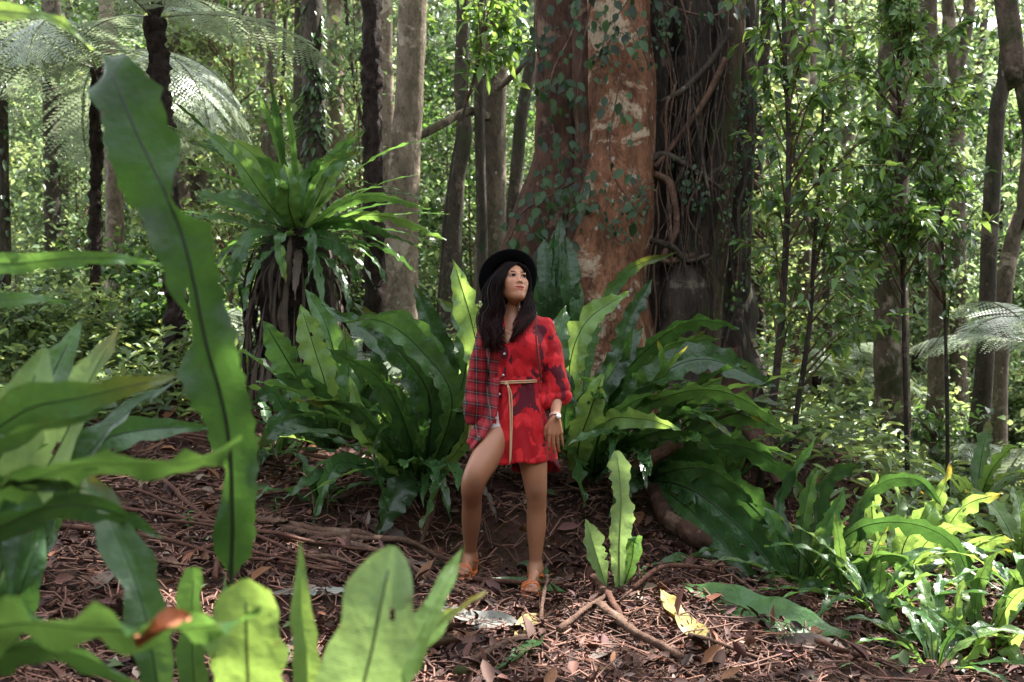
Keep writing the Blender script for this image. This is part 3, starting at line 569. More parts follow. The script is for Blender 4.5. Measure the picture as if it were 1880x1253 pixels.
t2 = tree_fern('tall dark tree fern trunk behind the long foreground frond', 318, 7.6, 283, 34, 33, [20, 80, 140, 200, 260, 320], 1.1, .06, seed=2)
tree_fern('straight dark reddish tree fern trunk left of the pale leaning trunk', 690, 8.4, 678, -330, 35, [10, 70, 130, 190, 250, 310], 1.1, seed=3)
tree_fern('small tree fern with pale fronds between the saplings and the mossy brown trunk', 1505, 11, 1500, 690, 14, [-170, -150, -100, -60, -20, 0, 30, 90, 150], .75, seed=4)
tree_fern('tree fern at the right edge with one arching pale frond', 1930, 8.5, 1925, 640, 26, [180, 150, 210, 100, 250, 20], .85, seed=5)
# petioles on the tall dark one
q = t2.children[0]
for a in range(0, 360, 40):
    s_ = P(283, 34, 7.6); e_ = s_+np.array([.34*math.cos(math.radians(a)), .34*math.sin(math.radians(a)), .55])
    V, F = tube(spline([s_-[0, 0, .05], s_*.5+e_*.5+[0, 0, .06], e_], 8), np.linspace(.016, .008, 8), 6); add('petiole', V, F, M['bark_dark'], t2)
# low feathery ferns on the bank behind
k = 0
for px, Y, sc, lab in [(690, 8.0, .75, 'pale feathery ground fern right of the shaggy stump'), (760, 8.8, .8, 'feathery ground fern below the pale leaning trunk'), (610, 9.5, .8, 'feathery ground fern behind the shaggy stump'), (845, 9.3, .75, 'feathery ground fern behind the bright frond beside the hat'),
                   (1690, 9.5, .8, 'feathery fern right of the mossy brown trunk'), (1840, 9.0, .8, 'feathery fern low at the right edge'), (1560, 12, .9, 'feathery fern far down the right slope'), (360, 9.6, .8, 'feathery ground fern in the bright clearing at left')]:
    k += 1; q = gp(px, Y, .25); t = thing('feathery_fern', lab, 'fern', q); pinna_crown(t, 0, [j*360/9+RNG.uniform(-15, 15) for j in range(9)], sc, k)
# ------------------------------------------------------------------ ground sheet
def gpx(px, py, lo=2.6, hi=30):
    Y = np.arange(lo, hi, .02); X = (px-CX)/FPX*Y; Z = CAMZ-(py-CY)/FPX*Y
    k = np.argmax(Z < G(X, Y)); Y = Y[k]; return np.array([X[k], Y, g1(X[k], Y)])
ax = np.concatenate([-np.geomspace(120, 6, 30), np.linspace(-5.6, 5.6, 150), np.geomspace(6, 120, 30)])
ay = np.concatenate([-np.geomspace(60, 1, 12), np.linspace(0, 10, 170), np.geomspace(10.2, 140, 46)])
XX, YY = np.meshgrid(ax, ay, indexing='ij'); ZZ = G(XX, YY)
V = np.stack([XX, YY, ZZ], -1).reshape(-1, 3); V[:, 2] += .018*fbm(V*9, 21, 2)
i, j = np.meshgrid(np.arange(len(ax)-1), np.arange(len(ay)-1), indexing='ij'); k = len(ay)
F = np.stack([i*k+j, (i+1)*k+j, (i+1)*k+j+1, i*k+j+1], -1).reshape(-1, 4)
t = NT('forest soil'); o = t.obj()
n1 = t.noise(o, 3, 6, .6)[0]; n2 = t.noise(o, 38, 5, .7)[0]; vo = t.n('TexVoronoi', {'Vector': o, 'Scale': 24.}); 
c = t.mix(n2, (.018, .010, .008), (.085, .045, .032)); c = t.mix(t.ramp(n1, [(.4, 0.), (.65, .6)]), c, (.11, .06, .042))
c = t.mix(.25, c, vo.outputs['Color'], 'MULTIPLY')
far = t.ramp(t.math('MULTIPLY', t.n('SeparateXYZ', {0: o}).outputs[1], .02), [(.2, 0.), (.34, 1.)])
c = t.mix(t.math('MULTIPLY', far, t.ramp(n1, [(.3, .2), (.7, 1.)])), c, (.07, .09, .03))
gm = t.done(t.pbsdf(c, .95, t.bump(t.math('ADD', n2, vo.outputs['Distance']), 1., .03), Specular_IOR_Level=.1))
tag(add('ground', V, F, gm), 'dark brown forest floor rising to the left', kind='structure')

# ------------------------------------------------------------------ leaf clouds
def leaves_np(C, D, N, L, W, col, droop=.25, fold=.18, fine=False):
    """C base, D direction, N face normal, L length, W half width (arrays)"""
    n = len(C); D = norm(D); A = norm(np.cross(D, N)); N = norm(np.cross(A, D)); L = np.broadcast_to(L, (n,))[:, None]; W = np.broadcast_to(W, (n,))[:, None]
    dn = np.array([0, 0, -1.])
    def pt(s, u): return C+D*L*s+A*W*u+N*W*abs(u)*fold*2+dn*L*droop*s*s
    if fine:
        v = [pt(0, 0), pt(.3, .8), pt(.3, 0), pt(.3, -.8), pt(.58, .85), pt(.58, 0), pt(.58, -.85), pt(.83, .4), pt(.83, 0), pt(.83, -.4), pt(1.03, 0)]
        f = [(0, 1, 2, 2), (0, 2, 3, 3), (1, 4, 5, 2), (2, 5, 6, 3), (4, 7, 8, 5), (5, 8, 9, 6), (7, 10, 8, 8), (8, 10, 9, 9)]
    else:
        v = [pt(0, 0), pt(.3, .9), pt(.68, .75), pt(1, 0), pt(.68, -.75), pt(.3, -.9)]; f = [(0, 1, 2, 3), (0, 3, 4, 5)]
    k = len(v); V = np.stack(v, 1).reshape(-1, 3)
    if fine:
        fl = [tuple(dict.fromkeys(q)) for q in f]; F = [tuple(a+i*k for a in q) for i in range(n) for q in fl]
    else: F = (np.array(f)[None]+np.arange(n)[:, None, None]*k).reshape(-1, 4)
    return V, F, np.repeat(np.broadcast_to(col, (n, 3)), k, 0)
def rdir(n, r=RNG): return norm(r.normal(size=(n, 3)))
def tints(n, r=RNG, lo=.3, hi=1.5, yel=.16):
    b = r.uniform(lo, hi, n)[:, None]; y = r.uniform(0, 1, n)[:, None]**3*yel
    return np.concatenate([b*(1+y*1.5), b, b*(1-y*.5)], 1)
def cloud(C, L, wr, r=RNG, up=.7, **kw):
    n = len(C); d = rdir(n, r)*np.array([1, 1, .5])-[0, 0, .2]; nn = rdir(n, r)*(1-up)+np.array([0, 0, up]); l = L*r.uniform(.6, 1.25, n)
    return leaves_np(C, d, nn, l, l*wr*r.uniform(.75, 1.2, n), tints(n, r), **kw)
def clumps(n, nc, rad, size, r):
    cc = rdir(nc, r)*(r.uniform(0, 1, nc)**.45)[:, None]*rad
    i = r.integers(0, nc, n); return cc[i]+r.normal(size=(n, 3))*size*r.uniform(.4, 1.2, nc)[i][:, None]
SHAFT = [(P(150, 170, 9.2), 1.1), (P(330, 200, 9), .7), (P(335, 660, 9), .7), (P(220, 600, 8.5), .4), (gpx(310, 1085), .16), (gpx(1180, 1160), .34), (gpx(1080, 1120), .16), (gpx(1330, 1190), .18), (gpx(900, 1150), .13), (P(840, 530, 5.5), .17), (P(1098, 740, 5.45), .19), (P(1700, 960, 5.5), .5), (P(1800, 1080, 4.7), .4),
         (P(690, 1120, 1.55), .12), (P(800, 1100, 1.6), .06), (P(455, 1150, 1.6), .07), (P(60, 700, 1.9), .10), (P(200, 680, 2.0), .09), (P(80, 40, 2), .12), (P(720, 430, 8), .7), (P(600, 640, 6.1), .18), (P(1090, 560, 6), .2), (P(1130, 545, 6), .1),
         (P(1150, 330, 6.75), .13), (P(1720, 1200, 4.4), .13), (P(130, 1160, 1.36), .07), (P(545, 1080, 1.85), .05), (P(850, 600, 7.2), .4), (P(1640, 790, 8.8), .25), (P(1240, 680, 5.6), .08), (P(640, 600, 5.4), .08), (P(1135, 900, 4.7), .06), (P(1600, 1100, 4.8), .12)]  # spots where leaves are cleared to let sun patches through
def shafts(C):
    keep = np.ones(len(C), bool)
    for q, rad in SHAFT:
        d = C-q; al = d@SUN; keep &= ~((np.linalg.norm(d-al[:, None]*SUN, axis=1) < rad+.08) & (al > 0))
    return keep

def in_shaft(c, rad, mn=.3):
    for q, rs in SHAFT:
        if rs < mn: continue
        d = np.array(c)-q; al = d@SUN
        if al > -.3 and np.linalg.norm(d-al*SUN) < rs+rad: return True
    return False
# ------------------------------------------------------------------ trunks
def trunk_geo(path, rad, seg=20, lobes=(.06, .05, .03), seed=0, ns=9., na=.05, n=None, zs=.45):
    n = n or len(path)*8; p = spline(np.column_stack([path, rad]), n); r = p[:, 3]; p = p[:, :3]
    T, N, B = frames(p); a = np.linspace(0, 2*PI, seg, endpoint=False); rr = np.random.default_rng(seed); ph = rr.uniform(0, 6, 6); s = np.linspace(0, 1, n)
    m = 1+sum(lobes[k]*np.cos((k+2)*a[None]+ph[k]+s[:, None]*rr.uniform(-2.5, 2.5)) for k in range(len(lobes)))
    dirs = np.cos(a)[None, :, None]*N[:, None]+np.sin(a)[None, :, None]*B[:, None]
    V = p[:, None]+dirs*(r[:, None]*m)[..., None]
    nz = fbm(V*np.array([ns, ns, ns*zs]), seed, 3); V = V+dirs*(nz*r[:, None]*na*2)[..., None]
    i, j = np.meshgrid(np.arange(n-1), np.arange(seg), indexing='ij'); j2 = (j+1) % seg
    F = np.stack([i*seg+j, i*seg+j2, (i+1)*seg+j2, (i+1)*seg+j], -1).reshape(-1, 4)
    return V.reshape(-1, 3), F
def pxpath(pts, Y):
    """pts (px, py, width px[, Y])"""
    q = np.array([P(a[0], a[1], a[3] if len(a) > 3 else Y) for a in pts]); r = np.array([a[2]/FPX*(a[3] if len(a) > 3 else Y)/2 for a in pts]); return q, r

# ---- the strangler fig
fx, fy = 1.0, 7.2; fz = g1(fx, fy)
fig = thing('strangler_fig', 'huge strangler fig with pale orange and dark fused trunks, right of the woman', 'tree', (fx, fy, fz))
def figpart(name, pts, Y, mat, seg=40, lab=None, **kw):
    q, r = pxpath(pts, Y); V, F = trunk_geo(q, r, seg, **kw); o = add(name, V, F, M[mat], fig)
    if lab: o['label'] = lab
    return o
figpart('trunk', [(1150, -1400, 100), (1146, -300, 106), (1136, 0, 112), (1143, 160, 118), (1140, 300, 118), (1130, 420, 126), (1116, 500, 136), (1118, 590, 150), (1125, 700, 190), (1125, 900, 250)], 7.0, 'bark_fig', 56, 'pale orange central trunk', lobes=(.10, .12, .08, .05), seed=5, ns=3.5, na=.06, n=110)
figpart('trunk', [(1066, -1300, 70), (1056, -300, 84), (1040, 0, 96), (1036, 150, 100), (1032, 300, 100), (1014, 400, 108), (990, 490, 122), (975, 620, 150), (965, 800, 200)], 7.3, 'bark_figred', 40, 'dark red trunk on the left', lobes=(.12, .1, .08), seed=6, ns=4, na=.12, n=90)
figpart('trunk', [(1080, -300, 42), (1076, 100, 44), (1084, 250, 48), (1070, 380, 46), (1062, 500, 52), (1050, 640, 70)], 7.05, 'bark_figred', 20, lobes=(.1, .08), seed=7, na=.08, n=60)
figpart('trunk', [(1270, -1300, 150), (1268, -300, 176), (1266, 0, 186), (1268, 200, 196), (1262, 400, 205), (1255, 520, 225), (1255, 640, 260), (1255, 820, 330)], 7.55, 'bark_figdark', 64, 'dark central trunk behind', lobes=(.08, .09, .09, .06, .05), seed=8, ns=4, na=.10, n=110)
figpart('trunk', [(1380, -900, 30), (1362, -200, 34), (1352, 0, 35), (1336, 250, 38), (1318, 450, 42), (1300, 600, 50), (1285, 800, 70)], 7.12, 'bark_figmoss', 18, seed=9, na=.07, n=80)
figpart('trunk', [(1390, -900, 34), (1378, -200, 36), (1370, 0, 38), (1362, 260, 42), (1345, 480, 50), (1335, 640, 66), (1325, 800, 90)], 7.3, 'bark_figdark', 20, seed=10, na=.08, n=80)
figpart('trunk', [(1395, -300, 20), (1384, 0, 22), (1376, 200, 24), (1366, 420, 28), (1358, 600, 36), (1350, 760, 50)], 7.36, 'bark_figmoss', 16, seed=11, na=.08, n=70)
figpart('trunk', [(1322, -300, 24), (1328, 0, 26), (1318, 160, 28), (1308, 330, 30), (1290, 480, 36), (1275, 640, 50)], 7.1, 'bark_figdark', 16, seed=12, na=.08, n=70)
figpart('trunk', [(1222, -300, 40), (1214, 0, 42), (1206, 200, 44), (1200, 380, 48), (1205, 520, 50), (1215, 660, 66)], 7.2, 'bark_figdark', 18, seed=13, na=.12, n=70)
for k, pts in enumerate([[(1160, 640, 60), (1180, 720, 56), (1240, 800, 50, 6.6), (1290, 900, 40, 6.1), (1330, 990, 26, 5.7)], [(1120, 650, 70), (1110, 720, 70, 6.7), (1085, 800, 60, 6.4), (1060, 900, 40, 6.0)], [(1330, 640, 60), (1350, 720, 50, 7), (1390, 800, 36, 6.7), (1430, 890, 20, 6.4)],
                          [(1200, 900, 30, 5.8), (1225, 950, 34, 5.55), (1275, 985, 34, 5.4), (1340, 1005, 24, 5.3)], [(960, 640, 80, 7.2), (930, 720, 60, 7.0), (880, 790, 40, 6.8)]]):
    figpart('root', pts, 7.0, 'bark_figred', 14, seed=20+k, na=.1)
r = np.random.default_rng(3)
figroots = [[(1188, 300, 12), (1215, 285, 13), (1250, 300, 11), (1330, 352, 8)], [(1200, 322, 14), (1228, 340, 15), (1240, 420, 13), (1215, 480, 12), (1270, 470, 14), (1285, 478, 8)], [(1330, 110, 12), (1290, 190, 12), (1240, 260, 11), (1200, 310, 9)],
            [(1190, 440, 12), (1230, 455, 13), (1260, 480, 10), (1300, 470, 8)], [(1340, 60, 14), (1300, 120, 12), (1250, 170, 12), (1210, 190, 8)], [(1080, 480, 8), (1040, 520, 9), (1050, 570, 9), (1076, 480, 6)]]
for k in range(40):
    x = r.uniform(1192, 1345); y = r.uniform(-120, 300); pts = []; w = r.choice([1.5, 2, 2, 3, 3, 4, 6])
    for q in range(8): pts.append((x, y, w)); x += r.normal(0, 15); y += r.uniform(35, 95)
    figroots.append(pts)
for pts in figroots:
    q, rr = pxpath(pts, 7.0); q[:, 1] += r.normal(0, .03, len(q))-.03; p = spline(np.column_stack([q, rr]), 24)
    V, F = tube(p[:, :3], p[:, 3], 7); add('aerial_root', V, F, M['root' if r.random() < .7 else 'twig'], fig, col=np.ones((len(V), 3)))
# limbs and crown far above the picture, crown shaped for shade and sun patches
for k, (a, b_, c_) in enumerate([((1.0, 7.2, 5.5), (2.4, 7.6, 8.2), (5, 8.4, 9.6)), ((1.2, 7.4, 5.8), (2.0, 9, 8.2), (3.4, 11.4, 9.6)), ((.9, 7.2, 5.6), (1, 6.4, 8.4), (3.4, 4.8, 9.4)), ((.6, 7.4, 5.6), (-.4, 7.8, 8.2), (-1.2, 9.4, 9.6)), ((3, 7.8, 8.6), (5, 9.5, 9.4), (6.8, 11, 9.8)), ((3.2, 7.8, 8.6), (5.5, 6.5, 9.4), (7.8, 5.6, 9.8))]):
    V, F = trunk_geo(np.array([a, b_, c_]), np.array([.26, .17, .05]) if k < 4 else np.array([.12, .09, .03]), 14, seed=k, n=24); add('limb', V, F, M['bark_figdark'], fig)
n = 10500; C = np.stack([RNG.uniform(-1.6, 9.0, n), RNG.uniform(2.6, 13.2, n), RNG.uniform(8.3, 10.6, n)], 1)
wl = np.zeros(len(C), bool); ww = wl.copy()  # masks of leaves kept to shade the woman and foreground fronds
for q in ((945, 560, 5), (945, 680, 5), (940, 800, 5), (960, 950, 5), (200, 180, 1.88), (290, 330, 1.87), (350, 500, 1.87), (380, 600, 1.88), (60, 860, 1.6), (250, 850, 1.6), (400, 830, 1.6), (80, 1170, 1.36), (300, 1160, 1.36), (240, 1050, 1.75), (60, 1000, 1.8)):
    d = C-P(*q); dl = np.linalg.norm(d-(d@SUN)[:, None]*SUN, axis=1)
    if q[2] > 4: ww |= dl < .36
    else: wl |= dl < .15
C = C[ww | ((wl | (vnoise(C*np.array([.95, .95, .3]), 31) > -.13)) & shafts(C))]
V, F, c = cloud(C, .30, .36); add('crown', V, F, M['leaf_canopy'], fig, col=c)

# ---- climbers on the fig (heart shaped leaves)
def climber(label, stems, nl, seed, size=.105, mat='leaf_vine', spread=26, name='climbing_vine', cat='climbing plant', stemw=4):
    r = np.random.default_rng(seed); o = P(*stems[0][0]); t = thing(name, label, cat, o)
    mb = MB(); C = []
    for pts in stems:
        p = spline(np.array([P(*q) for q in pts]), 24); V, F = tube(p, stemw/FPX*7/2, 5); mb.put(V, F)
        for k in range(nl): C.append(p[r.integers(0, 24)]+np.array([r.normal(0, spread)/FPX*7, r.uniform(-.16, .02), r.normal(0, spread*.6)/FPX*7]))
    mb.build('stem', M['twig'], t); C = np.array(C); n = len(C)
    d = np.stack([r.normal(0, .5, n), r.normal(-.15, .3, n), -r.uniform(.5, 1.2, n)], 1); nn = np.stack([r.normal(0, .4, n), -np.ones(n), r.uniform(.1, .9, n)], 1); l = size*r.uniform(.55, 1.25, n)
    V, F, c = leaves_np(C, d, nn, l, l*.36, tints(n, r), .05, .15, True); add('foliage', V, F, M[mat], t, col=c); return t
climber('dark heart leaved climber on the dark red left trunk of the fig', [[(1075, -40, 6.75), (1050, 60, 6.8), (1010, 160, 6.95), (1030, 330, 6.95)], [(1090, -20, 6.72), (1070, 90, 6.75), (1060, 200, 6.85), (1065, 300, 6.9)], [(990, -20, 7.0), (985, 80, 7.0), (1010, 200, 7.0)]], 50, 1, .075)
climber('climber clump with dull leaves low on the left side of the fig', [[(1060, 330, 6.9), (1010, 360, 6.9), (960, 390, 6.9), (935, 440, 6.9)], [(1040, 300, 6.9), (1000, 420, 6.9), (990, 520, 6.85)], [(1075, 330, 6.85), (1050, 400, 6.85), (1010, 440, 6.85)]], 40, 2, .075, spread=24)
climber('climber hanging across the top of the pale fig trunk', [[(1180, -40, 6.65), (1140, 20, 6.66), (1110, 70, 6.68), (1095, 200, 6.7)], [(1100, -30, 6.65), (1160, 40, 6.66), (1190, 120, 6.72)], [(1140, 130, 6.7), (1120, 300, 6.7), (1180, 400, 6.7)]], 18, 3, .08, spread=20, stemw=3)
climber('sparse climber at the top of the dark fig trunk', [[(1190, -40, 6.9), (1230, 10, 6.95), (1300, 30, 7.0), (1330, 20, 7.0)], [(1350, -20, 6.9), (1370, 120, 6.9), (1380, 260, 6.95)]], 18, 4, .08, spread=16)
climber('fine dark creeper on the lower half of the pale fig trunk', [[(1190, 330, 6.72), (1150, 370, 6.68), (1120, 420, 6.66), (1110, 330, 6.7)], [(1185, 340, 6.72), (1150, 440, 6.68), (1120, 430, 6.66)], [(1175, 130, 6.74), (1140, 60, 6.7), (1090, 120, 6.74)]], 50, 5, .035, spread=12, stemw=2)
climber('small leaved moss creeper on the right columns of the fig', [[(1362, 150, 7.0), (1345, 300, 7.0), (1325, 450, 6.98)], [(1375, 250, 7.1), (1360, 400, 7.1), (1350, 560, 7.08)]], 130, 6, .032, spread=9, stemw=2)
climber('creeper of small leaves over the dark root tangle of the fig', [[(1270, 300, 7.0), (1260, 340, 7.0), (1290, 380, 7.0)], [(1200, 80, 7.0), (1230, 40, 7.0), (1210, 20, 7.0)]], 70, 7, .04, spread=18, stemw=2)

# ------------------------------------------------------------------ background trees
def crown_proto(seed, n, nc, rad, size, L, mat):
    r = np.random.default_rng(seed); C = clumps(n, nc, np.array(rad), size, r); V, F, c = cloud(C, L, .34, r); return mesh_np('crown', V, F, M[mat], col=c)
CR = [crown_proto(50+k, 420, 12, (2.3, 2.3, 1.3), .5, .24, 'leaf_canopy') for k in range(3)]
def tree(label, pts, Y, mat, seed, name='forest_tree', top=11., crown=True, group=None, moss_leaves=0):
    q, r = pxpath(pts, Y); b = q[0].copy()
    gz = g1(b[0], b[1])
    q = np.vstack([[b[0]+(b[0]-q[1][0])*.1, b[1], gz-.2], [b[0], b[1], max(gz+.35, b[2])] if b[2] > gz+.6 else [b[0], b[1], gz+.35], q[1:]]); r = np.concatenate([[r[0]*1.5], [r[0]*1.08], r[1:]])
    d = q[-1]-q[-2]; d = d/max(.3, abs(d[2])); h = top-q[-1][2]
    if h > .5: q = np.vstack([q, q[-1]+np.array([d[0]*.4, 0, 1])*h]); r = np.append(r, r[-1]*.55)
    o = (q[0][0], q[0][1], gz); t = thing(name, label, 'tree', o, group)
    V, F = trunk_geo(q, r, 16, lobes=(.05, .05, .03), seed=seed, ns=6, na=.045, n=56); add('trunk', V, F, M[mat], t)
    if crown:
        rr = random.Random(seed)
        for k in range(3):
            a = rr.uniform(0, 6.28); e = q[-1]+np.array([math.cos(a)*1.6, math.sin(a)*1.6, rr.uniform(-.2, 1)]); s = q[-1]-np.array([0, 0, rr.uniform(1, 2.2)])
            V, F = tube(spline([s, s*.5+e*.5-[0, 0, .2], e], 8), np.linspace(r[-1]*.7, .02, 8), 7, False); add('limb', V, F, M[mat], t)
        if in_shaft(q[-1]+[0, 0, .4], 1.3, .12): return t
        c = link('crown', CR[seed % 3], t, tuple(q[-1]-np.array(o)+[0, 0, .4])); c.rotation_euler = (0, 0, rr.uniform(0, 6)); s = rr.uniform(.8, 1.15); c.scale = (s, s, s)
    if moss_leaves:
        rr = np.random.default_rng(seed); n = moss_leaves; k = rr.uniform(0, 1, n); p = spline(q[1:-1], 60)[(k*59).astype(int)]
        a = rr.uniform(PI, 2*PI, n); R = np.interp(k, [0, 1], [r[1], r[-1]])*1.1
        C = p+np.stack([np.cos(a)*R, np.sin(a)*R, 0*a], 1); V, F, c = leaves_np(C, np.stack([np.cos(a)*.6, np.sin(a)*.6, -rr.uniform(.2, 1, n)], 1), np.stack([np.cos(a), np.sin(a), .4+0*a], 1), rr.uniform(.06, .14, n), .022, tints(n, rr)); add('ivy', V, F, M['leaf_dark'], t, col=c)
    return t
TREES = [
 ('thin pale trunk standing behind the feathery tree fern at left', [(212, 560, 34), (208, 300, 30), (195, 0, 26)], 11, 'bark_pale', 0),
 ('reddish brown trunk just right of the dark tree fern top', [(330, 600, 46), (325, 300, 42), (322, 0, 40)], 12.5, 'bark_brown', 0),
 ('brown trunk leaning right, second right of the dark tree fern', [(352, 600, 40), (368, 170, 36), (384, 0, 32)], 13, 'bark_brown', 60),
 ('dark mossy trunk wrapped in ivy above the nest fern', [(588, 520, 46), (578, 200, 42), (573, 0, 40)], 9.6, 'bark_moss', 260),
 ('slim mossy trunk close left of the ivy wrapped trunk', [(546, 500, 24), (548, 250, 22), (551, 0, 22)], 12, 'bark_moss', 60),
 ('pale brown trunk close right of the ivy wrapped trunk', [(620, 500, 34), (616, 250, 31), (613, 0, 30)], 13, 'bark_pale', 0),
 ('pale spotted trunk just right of the dark reddish tree fern trunk', [(714, 500, 36), (709, 250, 33), (705, 0, 32)], 12, 'bark_pale', 90),
 ('thick pale tan trunk leaning right, left of centre', [(730, 520, 62), (742, 300, 54), (757, 0, 48)], 10, 'bark_pale', 0),
 ('kinked mossy trunk left of the brown trunk above the hat', [(828, 470, 34), (838, 330, 30), (852, 240, 30), (846, 160, 26), (850, 0, 24)], 12, 'bark_moss', 0),
 ('thick brown trunk directly above the hat', [(903, 470, 60), (904, 250, 56), (910, 60, 52), (906, 0, 52)], 11, 'bark_brown', 0),
 ('thin black mossy trunk touching the brown trunk above the hat', [(886, 460, 20), (880, 200, 19), (882, 0, 18)], 10.6, 'bark_moss', 120),
 ('crooked mossy trunk seen between hat and fig', [(936, 480, 28), (950, 300, 26), (960, 200, 24), (985, 60, 24), (992, 0, 22)], 12, 'bark_moss', 70),
 ('thick mossy brown trunk on the right slope', [(1640, 955, 76), (1638, 800, 66), (1634, 500, 60), (1642, 0, 56)], 9, 'bark_twotone', 120),
 ('dim brown trunk behind the first sapling', [(1470, 690, 46), (1466, 300, 42), (1465, 0, 40)], 14, 'bark_brown', 0),
 ('slim brown trunk right of the thick mossy brown trunk', [(1712, 920, 34), (1722, 600, 31), (1712, 200, 28), (1708, 0, 26)], 10.5, 'bark_brown', 60),
 ('dark ivy covered trunk curving up near the right edge', [(1786, 980, 36), (1806, 700, 30), (1816, 450, 27), (1832, 180, 25), (1852, 30, 22)], 9.5, 'bark_moss', 240),
 ('bent reddish trunk low at the right edge', [(1830, 760, 32), (1846, 520, 28), (1870, 400, 26), (1888, 300, 24)], 11, 'bark_brown', 0),
 ('mossy trunk leaning in at the top right corner', [(1960, 800, 50), (1915, 330, 44), (1878, 130, 40), (1846, 0, 38)], 8, 'bark_twotone', 0),
 ('forked slim trunk at the top right of the saplings', [(1760, 700, 28), (1757, 300, 26), (1752, 100, 25), (1740, 0, 20)], 12, 'bark_brown', 0),
 ('narrow trunk left of the pale brown pair, far back', [(500, 560, 22), (499, 300, 19), (498, 0, 18)], 15, 'bark_brown', 0),
 ('mossy trunk in the dim left corner behind the fern fronds', [(100, 620, 32), (94, 300, 28), (90, 0, 26)], 14, 'bark_moss', 0),
 ('dark slim trunk at the left edge', [(10, 600, 22), (6, 300, 19), (2, 0, 18)], 10, 'bark_moss', 100),
 ('slim trunk between the saplings and the thick mossy brown trunk, far back', [(1560, 660, 26), (1558, 300, 23), (1556, 0, 22)], 16, 'bark_brown', 0),
 ('slender dark trunk between the thick and slim brown trunks at right', [(1684, 780, 22), (1692, 400, 20), (1700, 0, 18)], 13, 'bark_moss', 0)]
for k, (lab, pts, Y, mat, iv) in enumerate(TREES):
    tr_ = tree(lab, pts, Y, mat, k, moss_leaves=iv, top=10.5+(k % 4)*.6)
    if lab.startswith('thick brown trunk directly'): hat_tree = tr_
    if lab.startswith('forked'): fork = tr_
q, r = pxpath([(905, 150, 16, 10.9), (960, 90, 10, 10.7), (1010, 20, 6, 10.5)], 11)
for pts in ([(900, 215, 18, 10.9), (860, 205, 16, 10.6), (790, 240, 15, 10.4), (720, 278, 8, 10.2)], [(905, 170, 14, 10.9), (950, 130, 10, 10.7), (1000, 60, 6, 10.6)]):
    q, r = pxpath(pts, 11); p = spline(np.column_stack([q, r]), 22); V, F = tube(p[:, :3]+.02*fbm(p[:, :3]*3, 4)[:, None], p[:, 3], 8); add('limb', V, F, M['bark_brown'], hat_tree)
q, r = pxpath([(1757, 140, 20, 12), (1775, 60, 16, 12), (1785, -60, 14, 12)], 12); V, F = tube(spline(q, 12), r[0], 8); add('limb', V, F, M['bark_brown'], fork)
for k in range(48):
    Y = RNG.uniform(14.5, 27); px = RNG.uniform(-100, 1990); w = RNG.uniform(7, 24)*14/Y
    tree('slim dim trunk among many deep in the forest', [(px, 640, w*1.15), (px+RNG.uniform(-12, 12), 300, w), (px+RNG.uniform(-25, 25), 0, w*.9)], Y, ['bark_moss', 'bark_brown', 'bark_moss', 'bark_dark'][k % 4], 100+k, group='slim trunks deep in the forest', crown=False, top=11+RNG.uniform(0, 2))

# ------------------------------------------------------------------ saplings at the right with sharp leaves
def sapling(label, stem, w, Y, nb, seed, region, leaf=.095, per=12, mat='leaf_sapling'):
    r = np.random.default_rng(seed); p = spline(np.array([P(*q, Y) if len(q) == 2 else P(*q) for q in stem]), 40); b = p[0].copy(); b[2] = g1(b[0], b[1]); p[0] = b-[0, 0, .05]
    t = thing('sapling', label, 'sapling', b); V, F = trunk_geo(p, np.linspace(1, .45, 40)*w/FPX*Y/2, 8, seed=seed, na=.06, n=50); add('trunk', V, F, M['bark_figdark'], t)
    mb = MB(); C = []; D = []
    for k in range(nb):
        tgt = P(r.uniform(region[0], region[2]), r.uniform(region[1], region[3]), Y+r.uniform(-.7, .8)); i = np.argmin(np.abs(p[:, 2]-(tgt[2]-.25-r.uniform(0, .3)))); s = p[min(i, 38)]
        mid = s*.5+tgt*.5+np.array([0, 0, .08]); br = spline([s, mid, tgt], 14); V, F = tube(br, np.linspace(.009, .0025, 14), 5); mb.put(V, F)
        for q in range(2):
            st = br[r.integers(5, 12)]; e = st+(tgt-s)*r.uniform(.15, .4)+r.normal(0, .14, 3); tw = spline([st, st*.5+e*.5+[0, 0, .03], e], 8); V, F = tube(tw, np.linspace(.004, .0015, 8), 4); mb.put(V, F)
            for z in range(per): f = r.uniform(.1, 1); C.append(tw[int(f*7)]); D.append(norm(e-st)*.6+r.normal(0, .55, 3)-[0, 0, .35])
        for z in range(per): f = r.uniform(.35, 1); C.append(br[int(f*13)]); D.append(norm(tgt-s)*.6+r.normal(0, .5, 3)-[0, 0, .35])
    mb.build('branch', M['twig'], t); C = np.array(C); n = len(C); l = leaf*r.uniform(.5, 1.2, n); nn = rdir(n, r)*.65+np.array([0, -.25, .75])
    V, F, c = leaves_np(C, np.array(D), nn, l, l*.25, tints(n, r, .45, 1.5), .22, .2, True); add('crown', V, F, M[mat], t, col=c); return t
sapling('slender leafy sapling just right of the fig', [(1388, 925), (1410, 800), (1432, 620), (1445, 400), (1448, 250), (1440, 80), (1436, -150)], 15, 6.7, 30, 1, (1375, -60, 1580, 560))
sapling('second slender sapling, forking, between the first and the mossy brown trunk', [(1442, 930), (1462, 760), (1486, 600), (1495, 450), (1508, 300), (1512, 160)], 13, 7.0, 24, 2, (1420, 180, 1660, 620))
sapling('densely leaved sapling in front of the thick mossy brown trunk', [(1668, 960), (1662, 700), (1655, 400), (1650, 100), (1650, -200)], 10, 7.3, 60, 3, (1540, -80, 1790, 430), per=17)
sapling('drooping sapling with dark leaves in front of the slim right trunks', [(1740, 980), (1738, 700), (1728, 400), (1715, 200)], 9, 7.6, 26, 4, (1640, 150, 1800, 520), mat='leaf_dark')
